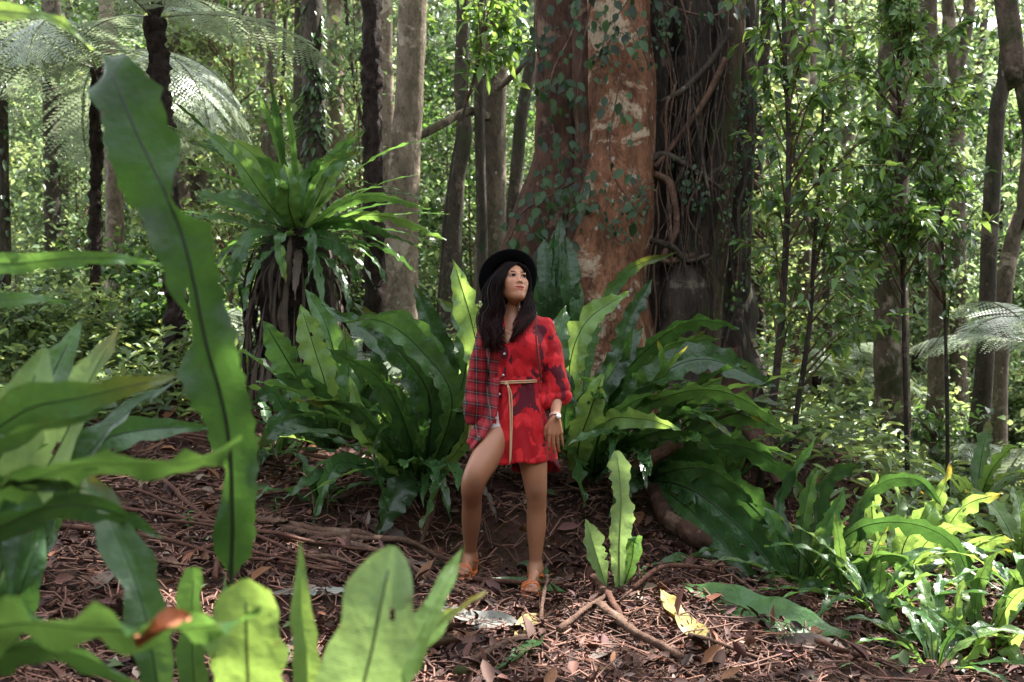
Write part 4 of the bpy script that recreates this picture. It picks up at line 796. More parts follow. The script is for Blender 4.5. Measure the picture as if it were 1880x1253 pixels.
sapling('leafy sapling branch over the top of the brown trunk left of the fig', [(800, 620), (830, 300), (880, 100), (900, -100)], 8, 9.0, 18, 5, (830, -60, 1000, 110), .14)

# ------------------------------------------------------------------ understory
def under_proto(seed, h, nc, n, rad, L, mat, sz=.3):
    r = np.random.default_rng(seed); mb = MB(); z = r.uniform(.12, 1, nc)*h; a = r.uniform(0, 2*PI, nc); rr = r.uniform(.2, 1, nc)**.6*rad*(1-.35*z/h)
    cc = np.stack([np.cos(a)*rr, np.sin(a)*rr, z], 1); V, F = tube(spline([(0, 0, -.1), (.05*h*r.normal(0, .4), .1, h*.5), (.1, 0, h)], 10), np.linspace(.03, .008, 10), 6, False); mb.put(V, F)
    for c in cc: V, F = tube(np.array([[0, 0, max(0, c[2]-.35*rad)], c*[.5, .5, 1]-[0, 0, .08], c]), [.012, .008, .004], 4, False); mb.put(V, F)
    i = r.integers(0, nc, n); C = cc[i]+r.normal(size=(n, 3))*np.array([1, 1, .45])*sz*r.uniform(.5, 1.2, nc)[i][:, None]; C[:, 2] = np.maximum(C[:, 2], .02)
    V, F, c = cloud(C, L, .3, r, .6); return mesh_np('stem', np.vstack(mb.V), mb.F, M['twig'], col=np.vstack(mb.C)), mesh_np('foliage', V, F, M[mat], col=c)
UT = [under_proto(70+k, 6.5, 60, 4200, 1.25, .115, ['leaf_sun', 'leaf_pale', 'leaf_sun', 'leaf_dark'][k]) for k in range(4)]
US = [under_proto(80+k, 1.1, 20, 1100, .6, .10, ['leaf_sun', 'leaf_pale', 'leaf_dark'][k], .2) for k in range(3)]
def place_under(kind, x, y, lab, name, cat, group, sc):
    st_, fo = kind; z = g1(x, y)
    for h in (1.2, 3, 5): 
        if h < 1.3*sc or kind in UT:
            if in_shaft((x, y, z+h*sc), .5*sc): return
    t = thing(name, lab, cat, (x, y, z), group)
    for nm, me in (('stem', st_), ('foliage', fo)):
        o = link(nm, me, t)
    t.rotation_euler = (0, 0, RNG.uniform(0, 6)); t.scale = (sc, sc, sc*RNG.uniform(.85, 1.15))
k = 0
for row, (Y0, Y1, nn) in enumerate([(12, 15, 13), (15, 19, 20), (19, 26, 30)]):
    for q in range(nn):
        Y = RNG.uniform(Y0, Y1); px = -150+2180*(q+RNG.uniform(0, 1))/nn; x = (px-CX)/FPX*Y
        if 1080 < px < 1330 and Y < 16: continue
        place_under(UT[[0, 0, 1, 2, 3][k % 5] if row else [0, 2, 3, 1][k % 4]], x, Y, 'slender leafy understory tree among the background trunks', 'understory_tree', 'tree', 'leafy understory trees', RNG.uniform(.7, 1.1)); k += 1
for q in range(70):
    Y = RNG.uniform(8.3, 15); px = -150+2180*(q+RNG.uniform(0, 1))/70; x = (px-CX)/FPX*Y
    if Y < 9.5 and (980 < px < 1380): continue
    place_under(US[q % 3], x, Y, 'low leafy shrub on the forest floor behind the ferns', 'shrub', 'shrub', 'low shrubs of the forest floor', RNG.uniform(.6, 1.15))
# far wood that reads as one mass
n = 120000; Y = RNG.uniform(25, 44, n); X = RNG.uniform(-.62, .62, n)*Y; Z = RNG.uniform(-.04, 1, n)**1.15*(17-3*np.clip(X/20, -1, 1)); C = np.stack([X, Y, Z], 1); dn_ = vnoise(C*np.array([.35, .35, .35]), 40)+.6*vnoise(C*.9, 41)
C = C[dn_ > np.where(C[:, 0] > 14, .06, -.10)+.05*(C[:, 2] > 9)]; V, F, c = cloud(C, .31, .38, RNG, .5)
n = 46000; Y = RNG.uniform(46, 60, n); X = RNG.uniform(-.62, .62, n)*Y; Z = RNG.uniform(-.05, 1, n)*(22-7*np.clip(X/22, -.4, 1))+RNG.normal(0, 1, n); V2, F2, c2 = cloud(np.stack([X, Y, Z], 1), .8, .4, RNG, .4)  # dark leaf backing added so gaps in the far wood read as shadow
# unseen wood behind and beside the photographer, added to block low side light
n = 26000; a = RNG.uniform(math.radians(155), math.radians(395), n); R_ = RNG.uniform(7.5, 15, n); Z = RNG.uniform(0, 1, n)*RNG.uniform(4.5, 8.5, n); C3 = np.stack([np.cos(a)*R_, np.sin(a)*R_+1, Z], 1); C3 = C3[~((C3[:, 1] > 0) & (np.abs(C3[:, 0]) < .62*C3[:, 1]+1.5))]; V3, F3, c3 = cloud(C3, .42, .4, RNG, .4)
n = 20000; C4 = np.stack([RNG.uniform(-26, 44, n), RNG.uniform(17, 66, n), RNG.uniform(18.5, 21, n)], 1); C4 = C4[vnoise(C4*np.array([.28, .28, .1]), 55)+.5*vnoise(C4*np.array([.8, .8, .2]), 56) > .06]; V4, F4, c4 = cloud(C4, .8, .4, RNG, .7)   # unseen leaf roof added to throw patchy shade on the background
mi = np.concatenate([np.zeros(len(F)), np.ones(len(F2)), np.ones(len(F3)), np.ones(len(F4))])
tag(add('forest_and_shade_leaves', np.vstack([V, V2, V3, V4]), np.vstack([F, F2+len(V), F3+len(V)+len(V2), F4+len(V)+len(V2)+len(V3)]), [M['leaf_far'], M['leaf_dark']], col=np.vstack([c, c2, c3, c4]), mi=mi), 'sunlit far forest foliage behind every trunk, dark gap backing, unseen added shade leaves', 'forest', kind='stuff')
# undergrowth herbs in the clearing at left and below the right slope
def herb(n, pxr, Yr, L, seed):
    r = np.random.default_rng(seed); Y = r.uniform(*Yr, n); X = (r.uniform(*pxr, n)-CX)/FPX*Y; Z = G(X, Y); C = np.stack([X, Y, Z+r.uniform(0, .42, n)*np.clip(1+vnoise(np.stack([X, Y, 0*X], 1)*1.2, seed), .2, 2)], 1)
    d = rdir(n, r)*np.array([1, 1, .5])+[0, 0, .35]; l = L*r.uniform(.5, 1.3, n); return leaves_np(C, d, rdir(n, r)*.5+[0, -.2, .8], l, l*.17, tints(n, r), .3, .2)
parts = [herb(7500, (-80, 380), (7.0, 11), .13, 1), herb(6000, (1400, 1960), (6.5, 12), .13, 2), herb(2600, (380, 960), (8.3, 12), .12, 3)]
V = np.vstack([a[0] for a in parts]); off = np.cumsum([0]+[len(a[0]) for a in parts]); F = np.vstack([a[1]+o_ for a, o_ in zip(parts, off)])
tag(add('undergrowth', V, F, M['grass'], col=np.vstack([a[2] for a in parts])), 'pale small leaved undergrowth covering the clearing and lower slope', 'undergrowth', kind='stuff')

# ------------------------------------------------------------------ litter
r = np.random.default_rng(77); n = 60000; Y = 2.6+r.uniform(0, 1, n)**1.3*7; X = r.uniform(-.58, .58, n)*Y; Z = G(X, Y)+r.uniform(.0, .035, n)
nf = (np.hypot(X-P(975, 0, 4.85)[0], Y-4.85) > .17) & (np.hypot(X-P(858, 0, 5.05)[0], Y-5.05) > .16); X, Y, Z = X[nf], Y[nf], Z[nf]; n = len(X)
C = np.stack([X, Y, Z], 1); l = r.uniform(.012, .045, n)*r.choice([1, 1, 1, 2.1], n); pal = np.array([(.060, .026, .020), (.125, .055, .040), (.035, .017, .014), (.19, .105, .08), (.20, .075, .04), (.12, .058, .055), (.32, .23, .19)])
col = pal[r.choice(7, n, p=[.25, .25, .18, .12, .06, .1, .04])]*r.uniform(.7, 1.25, (n, 1))
kp = vnoise(C*np.array([2.2, 2.2, 0]), 91)+r.uniform(-.5, .5, n) > -.5; C = C[kp]; l = l[kp]; col = col[kp]; n = len(C)
nb = 420; bY = 2.7+r.uniform(0, 1, nb)**1.2*5.5; bX = r.uniform(-.56, .56, nb)*bY; bigp = np.array([(.22, .10, .05), (.12, .06, .045), (.30, .21, .15), (.09, .13, .05), (.16, .07, .06), (.36, .27, .21)])
C = np.vstack([C, np.stack([bX, bY, G(bX, bY)+.035], 1)]); l = np.concatenate([l, r.uniform(.07, .15, nb)]); col = np.vstack([col, bigp[r.choice(6, nb, p=[.25, .3, .12, .12, .15, .06])]*r.uniform(.6, 1.2, (nb, 1))]); n = len(C)
V, F, c = leaves_np(C, rdir(n, r)*np.array([1, 1, .35]), rdir(n, r)*.55+[0, 0, .75], l, l*r.uniform(.07, .34, n), col, -.15, .45)
tag(add('leaf_litter', V, F, M['litter'], col=c), 'dead brown and reddish leaves covering the forest floor', 'leaf litter', kind='stuff')
mb = MB()
for k in range(5200):
    Y = 2.7+r.uniform(0, 1)**1.2*5.5; x = r.uniform(-.56, .56)*Y; L = r.uniform(.05, .2)*r.choice([1, 1, 2.4]); a = r.uniform(0, 2*PI); pts = []
    for q in range(4):
        xx = x+math.cos(a)*L*q/3+r.normal(0, .012); yy = Y+math.sin(a)*L*q/3+r.normal(0, .012); pts.append((xx, yy, g1(xx, yy)+.012+r.uniform(0, .04)))
    V, F = tube(np.array(pts), r.uniform(.0012, .0042), 4, False); mb.put(V, F, np.array([1, .85, .8])*r.uniform(.35, 1.5))
o = mb.build('twig_litter', plain_mat('twig litter', (.17, .095, .07), .8, .3, 40, .3)); tag(o, 'thin broken twigs and rootlets strewn over the litter', 'twigs', kind='stuff')
# bigger sticks, one by one
STICKS = [((240, 860), (390, 980), 9, 'long reddish frond stalk slanting down behind the tall foreground frond'), ((470, 975), (700, 1010), 12, 'dark fallen stalk lying left of the woman\'s back foot'), ((255, 880), (400, 890), 7, 'straight stalk lying across the slope at left'), ((430, 850), (560, 878), 6, 'thin stalk above the seedling at left'),
 ((520, 985), (860, 1045), 12, 'thick brown stick running to the woman\'s back foot'), ((620, 1010), (850, 1110), 9, 'stick slanting down in front of the back foot'), ((870, 1080), (1030, 1090), 8, 'dark stick under the front foot'), ((820, 850), (770, 1010), 9, 'broken upright twig leaning beside the back leg'),
 ((1020, 1180), (1150, 1090), 8, 'pale forked stick right of centre at the bottom'), ((1090, 1080), (1140, 1160), 13, 'splintered stump of a stick in the debris heap'), ((1100, 1130), (1250, 1235), 14, 'pale stick pointing to the bottom right'), ((1000, 1160), (1010, 1080), 5, 'thin curved root loop in front of the sandal'),
 ((1160, 1100), (1330, 1070), 8, 'pale bark strip arching over the yellow frond'), ((1400, 1110), (1330, 1060), 6, 'thin dark twig under the drooping dark fronds'), ((1260, 1190), (1420, 1240), 7, 'brown twig low at the bottom right of centre'), ((1490, 1200), (1640, 1240), 8, 'dark twig among debris below the fallen green frond'),
 ((650, 1215), (800, 1180), 10, 'brown stick behind the pale lime fern'), ((870, 1235), (1000, 1180), 9, 'dark stick at the bottom centre'), ((320, 1040), (460, 990), 8, 'dark stick behind the tall foreground frond base'), ((150, 1040), (330, 1060), 7, 'dark stick under the left edge fern'),
 ((480, 720), (660, 735), 8, 'brown stalk on the bank under the lime edged fern'), ((330, 760), (470, 740), 7, 'stalk lying in the clearing behind the tall frond'), ((1160, 860), (1250, 810), 22, 'thick cut branch stub among fronds right of the woman'), ((560, 1040), (690, 1060), 7, 'greyish stick between the fern fronds and the foot')]
for k, (a, b_, w, lab) in enumerate(STICKS):
    A, B = gpx(*a), gpx(*b_); 
    if k == 7: A = P(818, 850, B[1]+.1)
    if k == 22: A = P(1160, 862, 5.7); B = P(1250, 812, 5.6)
    n = 14; p = A+(B-A)*np.linspace(0, 1, n)[:, None]; rad = w/FPX*np.mean([A[1], B[1]])/2*1.25
    if k not in (7, 22): p[:, 2] = np.maximum(p[:, 2], G(p[:, 0], p[:, 1])+rad*.6)+.035
    p += fbm(p*3.3, k)[:, None]*.02*np.array([1, .4, .6]); 
    if k == 11: p[:, 2] += np.sin(np.linspace(0, PI, n))*.1
    if k == 12: p[:, 2] += np.sin(np.linspace(0, PI, n))*.07
    V, F = trunk_geo(p, rad*np.linspace(1.1, .7, n), 8, seed=k, ns=30, na=.12, n=24); c0 = len(V); V = np.vstack([V, p[0], p[-1]]); F = F.tolist()+[(c0, (j+1) % 8, j) for j in range(8)]+[(c0+1, 23*8+j, 23*8+(j+1) % 8) for j in range(8)]
    tag(add('fallen_stick', V, F, M['twig' if k % 3 else 'twig_red'], origin=p[0]), lab, 'stick', 'fallen sticks and stalks')
r = np.random.default_rng(15)
for k in range(22):
    a = gpx(r.uniform(230, 640), r.uniform(730, 1060)); an = r.uniform(-.55, .35)+(PI/2 if k % 6 == 5 else 0); L = r.uniform(.5, 1.4); x = a[0]+np.linspace(-.5, .5, 12)*L*math.cos(an); y = a[1]+np.linspace(-.5, .5, 12)*L*math.sin(an); p = np.stack([x, y, G(x, y)+.045], 1); p[:, 2] = np.polyval(np.polyfit(np.arange(12), p[:, 2], 1), np.arange(12))*.6+p[:, 2]*.4+.01
    V, F = tube(p+fbm(p*3, k)[:, None]*.012, np.linspace(.012, .006, 12)*r.uniform(.7, 1.2), 7); tag(add('fallen_stalk', V, F, M['twig_red'], origin=p[0], col=np.ones((len(V), 3))), 'reddish brown frond stalk lying among others on the left slope', 'stalk', 'stalks on the left slope')
# debris heap of curled rootlets beside the front foot
for k in range(16):
    a = gpx(r.uniform(1010, 1170), r.uniform(1080, 1200)); pts = [a]
    for q in range(5): pts.append(pts[-1]+np.array([r.normal(.02, .05), r.normal(0, .03), r.normal(.03 if q < 2 else -.03, .02)]))
    p = np.array(pts); p[:, 2] = np.maximum(p[:, 2], G(p[:, 0], p[:, 1])+.005); V, F = tube(spline(p, 20), r.uniform(.002, .006), 5)
    tag(add('curled_rootlet', V, F, M['twig'], origin=a, col=np.ones((len(V), 3))), 'pale curled rootlet in the debris heap by the front foot', 'rootlet', 'rootlets in the debris heap')
FALL = [('yellow dying frond lying at the bottom right of centre', [(1212, 1092), (1250, 1150), (1308, 1205)], 19, 'frond_yellow', 'midrib'), ('fallen green frond with ragged tip lying on the right slope', [(1250, 1085), (1330, 1115), (1440, 1160), (1560, 1180)], 34, 'frond_mid', 'twig_red'),
 ('bleached dry frond lying behind the pale lime fern', [(800, 1130), (870, 1150), (970, 1172)], 16, 'frond_white', 'twig'), ('pale dead leaf left of the back foot', [(740, 1040), (780, 1050), (815, 1048)], 14, 'frond_white', 'twig'), ('pale strip frond lying behind the small lime frond', [(490, 1105), (570, 1103), (650, 1100)], 9, 'frond_white', 'twig'),
 ('grey green fallen frond in front of the sandal', [(880, 1075), (960, 1085), (1040, 1100)], 11, 'frond_mid', 'midrib'), ('brown red dead leaf by the left stick', [(160, 1100), (185, 1080), (205, 1065)], 14, 'frond_dry', 'twig'), ('white sunlit frond tip in the bottom right corner', [(1680, 1150), (1715, 1190), (1770, 1250)], 16, 'frond_white', 'twig'),
 ('yellowish small frond near the bottom centre', [(945, 1200), (965, 1165), (990, 1140)], 14, 'frond_yellow', 'twig'), ('dull green small frond in the bottom middle', [(900, 1250), (960, 1215), (1000, 1180)], 13, 'frond_mid', 'midrib'), ('green dead leaf on the debris right of the young fern', [(1190, 1050), (1250, 1040), (1330, 1030)], 14, 'frond_mid', 'twig'),
 ('grey green leaf beside the woman\'s front sandal', [(950, 1050), (985, 1058), (1000, 1075)], 13, 'frond_mid', 'midrib'), ('dry brown frond on the bank left of the woman', [(640, 950), (700, 985), (750, 1010)], 16, 'frond_dry', 'twig'), ('brown leaf at the foot of the small lime frond', [(520, 1235), (545, 1215), (550, 1180)], 20, 'frond_dry', 'twig'),
 ('dry brown frond among debris under the sunlit fern', [(1420, 1200), (1500, 1190), (1560, 1215)], 13, 'frond_dry', 'twig'), ('orange leaf near the heel of the front sandal', [(1010, 1090), (1022, 1080), (1036, 1076)], 8, 'frond_dry', 'twig'), ('pale curled leaf at the bottom left of the debris heap', [(1080, 1225), (1110, 1210), (1130, 1190)], 10, 'frond_dry', 'twig')]
for k, (lab, pts, hw, mat, rib) in enumerate(FALL):
    p = np.array([gpx(*q) for q in pts])+[0, 0, .03]; p = spline(p, 8); p[:, 2] = np.maximum(p[:, 2], G(p[:, 0], p[:, 1])+.028)
    t = thing('fallen_frond', lab, 'fallen frond', p[0], 'fallen fronds on the litter'); frond(t, p, hw/FPX*p[:, 1].mean()*1.15, (RNG.uniform(-.3, .3), -.55, .8), mat, rib, n=36, m=4, ripple=.2, notch=5, ribw=.7, freq=3, und=.5)
# seedlings
for px, py, h, lab in [(545, 900, .32, 'tall seedling left of the dark fern'), (505, 960, .13, 'small seedling on the litter left'), (345, 985, .12, 'tiny seedling behind the tall frond'), (1420, 1090, .1, 'tiny seedling under the drooping dark fronds'), (600, 950, .22, 'seedling with limp leaves before the dark fern'), (460, 690, .3, 'white leaved seedling on the bank'),
                       (690, 1075, .1, 'tiny seedling left of the sticks'), (1180, 1090, .12, 'seedling by the young fern')]:
    b = gpx(px, py); t = thing('seedling', lab, 'seedling', b); V, F = tube(spline([b, b+[.01, 0, h*.5], b+[0, 0, h]], 8), .0025, 5); add('stem', V, F, M['midrib_green'], t, col=np.ones((len(V), 3)))
    n = 9; a = np.arange(n)*2.4; C = b+np.stack([0*a, 0*a, h*np.linspace(.35, 1, n)], 1); V, F, c = leaves_np(C, np.stack([np.cos(a), np.sin(a), .25+0*a], 1), np.tile([0, -.2, 1.], (n, 1)), h*.32*RNG.uniform(.7, 1.2, n), h*.10, tints(n), .3, .15, True); add('foliage', V, F, M['leaf_pale' if 'white' in lab else 'leaf_sapling'], t, col=c)

# ------------------------------------------------------------------ light, camera
w = bpy.data.worlds.new('World'); SC.world = w; w.use_nodes = True; nt = w.node_tree; bg = nt.nodes['Background']
sky = nt.nodes.new('ShaderNodeTexSky'); sky.sky_type = 'NISHITA'; sky.sun_disc = False; sky.sun_elevation = SUN_EL; sky.sun_rotation = SUN_AZ; sky.air_density = 1.; sky.dust_density = 2.
hs = nt.nodes.new('ShaderNodeHueSaturation'); hs.inputs['Saturation'].default_value = .3; nt.links.new(sky.outputs[0], hs.inputs['Color']); nt.links.new(hs.outputs[0], bg.inputs[0]); bg.inputs[1].default_value = .15
sd = bpy.data.lights.new('Sun', 'SUN'); sd.energy = 3.5; sd.angle = math.radians(.5); sd.color = (1, .965, .90)
so = bpy.data.objects.new('sun_lamp', sd); COL.objects.link(so); so.location = tuple(SUN*60); so.rotation_euler = Vector(SUN).to_track_quat('Z', 'Y').to_euler()
cd = bpy.data.cameras.new('Camera'); cam = bpy.data.objects.new('camera', cd); COL.objects.link(cam); cam.location = (0, 0, CAMZ); cam.rotation_euler = (PI/2, 0, 0)
cd.sensor_width = 36; cd.lens = 36*FPX/1880; cd.clip_start = .05; cd.clip_end = 500; cd.dof.use_dof = True; cd.dof.focus_distance = 5.1; cd.dof.aperture_fstop = 3.0
SC.camera = cam
SC.view_settings.view_transform = 'Standard'; SC.view_settings.look = 'None'; SC.view_settings.exposure = 0
SC.render.engine = 'CYCLES'; cy = SC.cycles; cy.use_denoising = True; cy.max_bounces = 6; cy.diffuse_bounces = 3; cy.glossy_bounces = 2; cy.transmission_bounces = 3; cy.transparent_max_bounces = 4; cy.caustics_reflective = False; cy.caustics_refractive = False; cy.sample_clamp_indirect = 6; cy.film_exposure = 6.3
# ------------------------------------------------------------------ the woman: signed distance field -> surface
class SDF:
    def __init__(s, lo, hi, h):
        s.lo = np.array(lo, float); s.h = h; s.n = np.ceil((np.array(hi)-s.lo)/h).astype(int)+1
        s.D = np.full(s.n, .2, np.float32)
    def box(s, lo, hi):
        a = np.clip(np.floor((np.array(lo)-s.lo)/s.h).astype(int), 0, s.n); b = np.clip(np.ceil((np.array(hi)-s.lo)/s.h).astype(int)+1, 0, s.n)
        g = [s.lo[i]+s.h*np.arange(a[i], b[i]) for i in range(3)]
        return tuple(slice(a[i], b[i]) for i in range(3)), np.stack(np.meshgrid(*g, indexing='ij'), -1)
    def comb(s, sl, d, k, sub=False):
        A = s.D[sl]
        if sub: d = -d; A = -A
        if k > 0:
            h = np.maximum(k-np.abs(A-d), 0)/k; r = np.minimum(A, d)-h*h*k*.25
        else: r = np.minimum(A, d)
        if sub:
            # max(A,-d) smooth
            A = s.D[sl]; h = np.maximum(k-np.abs(A-d), 0)/k if k > 0 else 0; r = np.maximum(A, d)+h*h*k*.25
        s.D[sl] = r
    def cone(s, a, b, ra, rb, k=.02, sub=False):
        a, b = np.array(a, float), np.array(b, float); m = max(ra, rb)+k+.012
        sl, p = s.box(np.minimum(a, b)-m, np.maximum(a, b)+m)
        if p.size == 0: return
        ab = b-a; t = np.clip(((p-a)@ab)/(ab@ab), 0, 1); d = np.linalg.norm(p-a-t[..., None]*ab, axis=-1)-(ra+(rb-ra)*t); s.comb(sl, d.astype(np.float32), k, sub)
    def ell(s, c, r, R=None, k=.02, sub=False):
        c = np.array(c, float); r = np.array(r, float); m = r.max()+k+.012; sl, p = s.box(c-m, c+m)
        if p.size == 0: return
        q = p-c
        if R is not None: q = q@R
        k0 = np.linalg.norm(q/r, axis=-1); k1 = np.linalg.norm(q/(r*r), axis=-1); d = k0*(k0-1)/np.maximum(k1, 1e-6); s.comb(sl, d.astype(np.float32), k, sub)
    def mesh(s):
        D = s.D; n = D.shape; I = D < 0
        c = np.zeros(np.array(n)-1, np.int8)
        for x in (0, 1):
            for y in (0, 1):
                for z in (0, 1): c += I[x:n[0]-1+x, y:n[1]-1+y, z:n[2]-1+z]
        act = np.argwhere((c > 0) & (c < 8)); idx = -np.ones(np.array(n)-1, np.int64); idx[tuple(act.T)] = np.arange(len(act))
        S = np.zeros((len(act), 3)); W = np.zeros(len(act)); cor = [(x, y, z) for x in (0, 1) for y in (0, 1) for z in (0, 1)]
        val = {q: D[act[:, 0]+q[0], act[:, 1]+q[1], act[:, 2]+q[2]] for q in cor}
        for q in cor:
            for ax_ in range(3):
                if q[ax_] == 0:
                    q2 = list(q); q2[ax_] = 1; q2 = tuple(q2); v0, v1 = val[q], val[q2]; m = (v0 < 0) != (v1 < 0); t = np.where(m, v0/np.where(m, v0-v1, 1), 0); e = np.tile(np.array(q, float), (len(act), 1)); e[:, ax_] = t; S[m] += e[m]; W[m] += 1
        V = s.lo+s.h*(act+S/W[:, None]); F = []
        for ax_ in range(3):
            u, v = [(1, 2), (2, 0), (0, 1)][ax_]; a = [slice(None)]*3; b = [slice(None)]*3; a[ax_] = slice(0, -1); b[ax_] = slice(1, None)
            m = I[tuple(a)] != I[tuple(b)]; e = np.argwhere(m); ok = (e[:, u] > 0) & (e[:, v] > 0) & (e[:, u] < n[u]-1) & (e[:, v] < n[v]-1); e = e[ok]
            fl = I[tuple(e.T)]
            def g(du, dv):
                q = e.copy(); q[:, u] -= du; q[:, v] -= dv; return idx[tuple(q.T)]
            Q = np.stack([g(1, 1), g(0, 1), g(0, 0), g(1, 0)], 1); Q[~fl] = Q[~fl][:, ::-1]; F.append(Q)
        F = np.vstack(F); F = F[(F >= 0).all(1)]
        # light smoothing
        for it in range(7):
            A = np.zeros_like(V); cn = np.zeros(len(V))
            for k in range(4): np.add.at(A, F[:, k], V[F[:, (k+1) % 4]]+V[F[:, k-1]]); np.add.at(cn, F[:, k], 2)
            k_ = .4 if it < 2 else np.where((V[:, 2] > .17) & (V[:, 2] < .66), .5, 0)[:, None]
        V = V*(1-k_)+k_*A/np.maximum(cn, 1)[:, None]
        return V, F
def Q(px, py, dy=0.): return P(px, py, 5.0+dy)
def rot(ax_, a):
    c, s = math.cos(a), math.sin(a)
    return np.array({'x': [[1, 0, 0], [0, c, -s], [0, s, c]], 'y': [[c, 0, s], [0, 1, 0], [-s, 0, c]], 'z': [[c, -s, 0], [s, c, 0], [0, 0, 1]]}[ax_], float)
HR = rot('z', math.radians(25))@rot('x', math.radians(-18))@rot('y', math.radians(3)); HC = Q(940, 521, .01); HS = .98
def H(x, y, z): return HC+HR@(np.array([x, y, z])*HS)
foot0 = Q(975, 1085, -.05); foot0[2] = g1(foot0[0], foot0[1])
who = None
g = SDF((-.36, 4.60, -.02), (.36, 5.36, 1.74), .0032)
# head
sh = lambda *a: np.array(a)*HS
g.ell(H(0, .022, .048), sh(.074, .092, .080), HR, .02); g.ell(H(0, -.022, -.02), sh(.060, .067, .088), HR, .03); g.ell(H(0, -.035, -.06), sh(.0365, .047, .049), HR, .03)
g.cone(H(0, -.068, -.093), H(0, -.070, -.094), .017, .016, .03)                              # chin
for s_ in (-1, 1):
    g.ell(H(.038*s_, -.057, -.016), sh(.023, .022, .022), HR, .022); g.ell(H(.030*s_, -.049, -.042), sh(.024, .023, .026), HR, .02)                         # cheek
    g.cone(H(.046*s_, -.012, -.058), H(.018*s_, -.056, -.088), .013, .013, .02)            # jaw
    g.ell(H(.031*s_, -.093, .012), sh(.019, .010, .009), HR, .012, True)                   # eye socket
    g.cone(H(.014*s_, -.079, .028), H(.043*s_, -.068, .030), .006, .006, .014)             # brow
    g.ell(H(.0105*s_, -.0885, -.0275), sh(.0075, .009, .0068), HR, .007)                      # nostril wing
    g.ell(H(.074*s_, .012, .0), sh(.008, .018, .030), HR, .008)                            # ear
    g.ell(H(.0305*s_, -.0715, .011), sh(.0150, .0125, .0120), HR, .004)                     # lid
g.cone(H(0, -.080, .016), H(0, -.092, -.020), .0062, .0078, .012); g.ell(H(0, -.0945, -.0245), sh(.0095, .0085, .0080), HR, .008)
for s_ in (-1, 1): g.ell(H(.0065*s_, -.0975, -.0315), sh(.0040, .0045, .0036), HR, .003, True)
g.ell(H(0, -.077, -.057), sh(.024, .010, .017), HR, .016)
g.ell(H(0, -.0875, -.0505), sh(.0245, .0075, .0052), HR, .003); g.ell(H(0, -.0862, -.0625), sh(.0205, .0080, .0066), HR, .003)
for s_ in (-1, 1): g.cone(H(0, -.0925, -.0572), H(.0225*s_, -.0885, -.0540), .0027, .0024, .002, True)
# neck, torso
g.cone(Q(940, 545, .025), Q(941, 606, .03), .040, .045, .02); g.cone(Q(941, 600, .02), Q(900, 608, .02), .045, .045, .04); g.cone(Q(941, 600, .02), Q(1000, 604, .02), .045, .045, .04)
g.ell(Q(945, 645, -.004), (.135, .090, .125), None, .04); g.ell(Q(947, 705, .0), (.108, .075, .11), None, .06); g.ell(Q(952, 775, .01), (.138, .088, .115), None, .06)
g.cone(Q(926, 607, -.06), Q(939, 612, -.060), .005, .004, .02); g.cone(Q(952, 612, -.060), Q(975, 604, -.055), .004, .005, .02)   # collar bones
# legs
def leg(hip, kn, an, he, toe, side):
    hip, kn, an, he, toe = map(np.array, (hip, kn, an, he, toe))
    n_ = 15; tt_ = np.linspace(0, 1, n_); ax0 = spline([hip, hip*.5+kn*.5+[0, -.012, 0], kn, kn*.64+an*.36+[.004*side, .016, 0], an], 130); rr_ = np.interp(np.linspace(0, 1, 130), [0, .25, .44, .53, .58, .68, .78, .90, 1], [.084, .074, .0575, .0505, .0475, .0505, .0470, .034, .0300])
    rr_ = np.convolve(np.pad(rr_, 8, mode='edge'), np.ones(17)/17, 'valid')
    for q in range(0, 129): g.cone(ax0[q], ax0[q+1], rr_[q], rr_[q+1], .03 if q < 2 else 0)
    g.ell(kn+[0, -.022, .004], (.028, .032, .036), None, .022)
    for sx_ in (-1, 1): g.ell(an+[.024*sx_, .004, -.012], (.011, .012, .013), None, .012)
    g.cone(an, he, .031, .030, .02); d = norm(toe-he); lat = np.array([d[1], -d[0], 0]); lat = lat/np.linalg.norm(lat); ball = he+(toe-he)*.72+[0, 0, -.006]
    g.cone(an+[0, 0, -.02], ball+[0, 0, .012], .032, .020, .03); g.cone(he, ball+lat*.022, .026, .019, .02); g.cone(he, ball-lat*.022, .026, .018, .02)
    for k in range(5):
        o_ = (-.034+.017*k)*side; l = [.052, .050, .044, .037, .028][k]; rr = [.0125, .0095, .009, .0085, .008][k]
        g.cone(ball+lat*o_+[0, 0, -.002], ball+lat*o_*1.08+d*l+[0, 0, -.004], rr, rr*.9, .006)
    return ball, d, lat
GZ = lambda x, y: g1(x, y)
anL, heL, toL = Q(983, 1040, .0), Q(985, 1066, .035), Q(970, 1083, -.19); anR, heR, toR = Q(863, 1018, .12), Q(865, 1034, .15), Q(843, 1052, -.03)
LF = leg(Q(971, 770, .0), Q(984, 902, -.04), anL, heL, toL, 1)
RF = leg(Q(927, 775, .0), Q(870, 884, -.14), anR, heR, toR, -1)
# arms
eL, wL = Q(1024, 708, .03), Q(1019, 768, -.10); eR, wR = Q(872, 715, .06), Q(869, 782, .02)
for s_, e_, w_ in ((Q(1002, 608, .01), eL, wL), (Q(894, 612, .02), eR, wR)):
    g.cone(s_, e_, .042, .034, .01); m_ = e_*.68+w_*.32; g.cone(e_, m_, .034, .0335, .006); g.cone(m_, w_, .0335, .0215, .006)
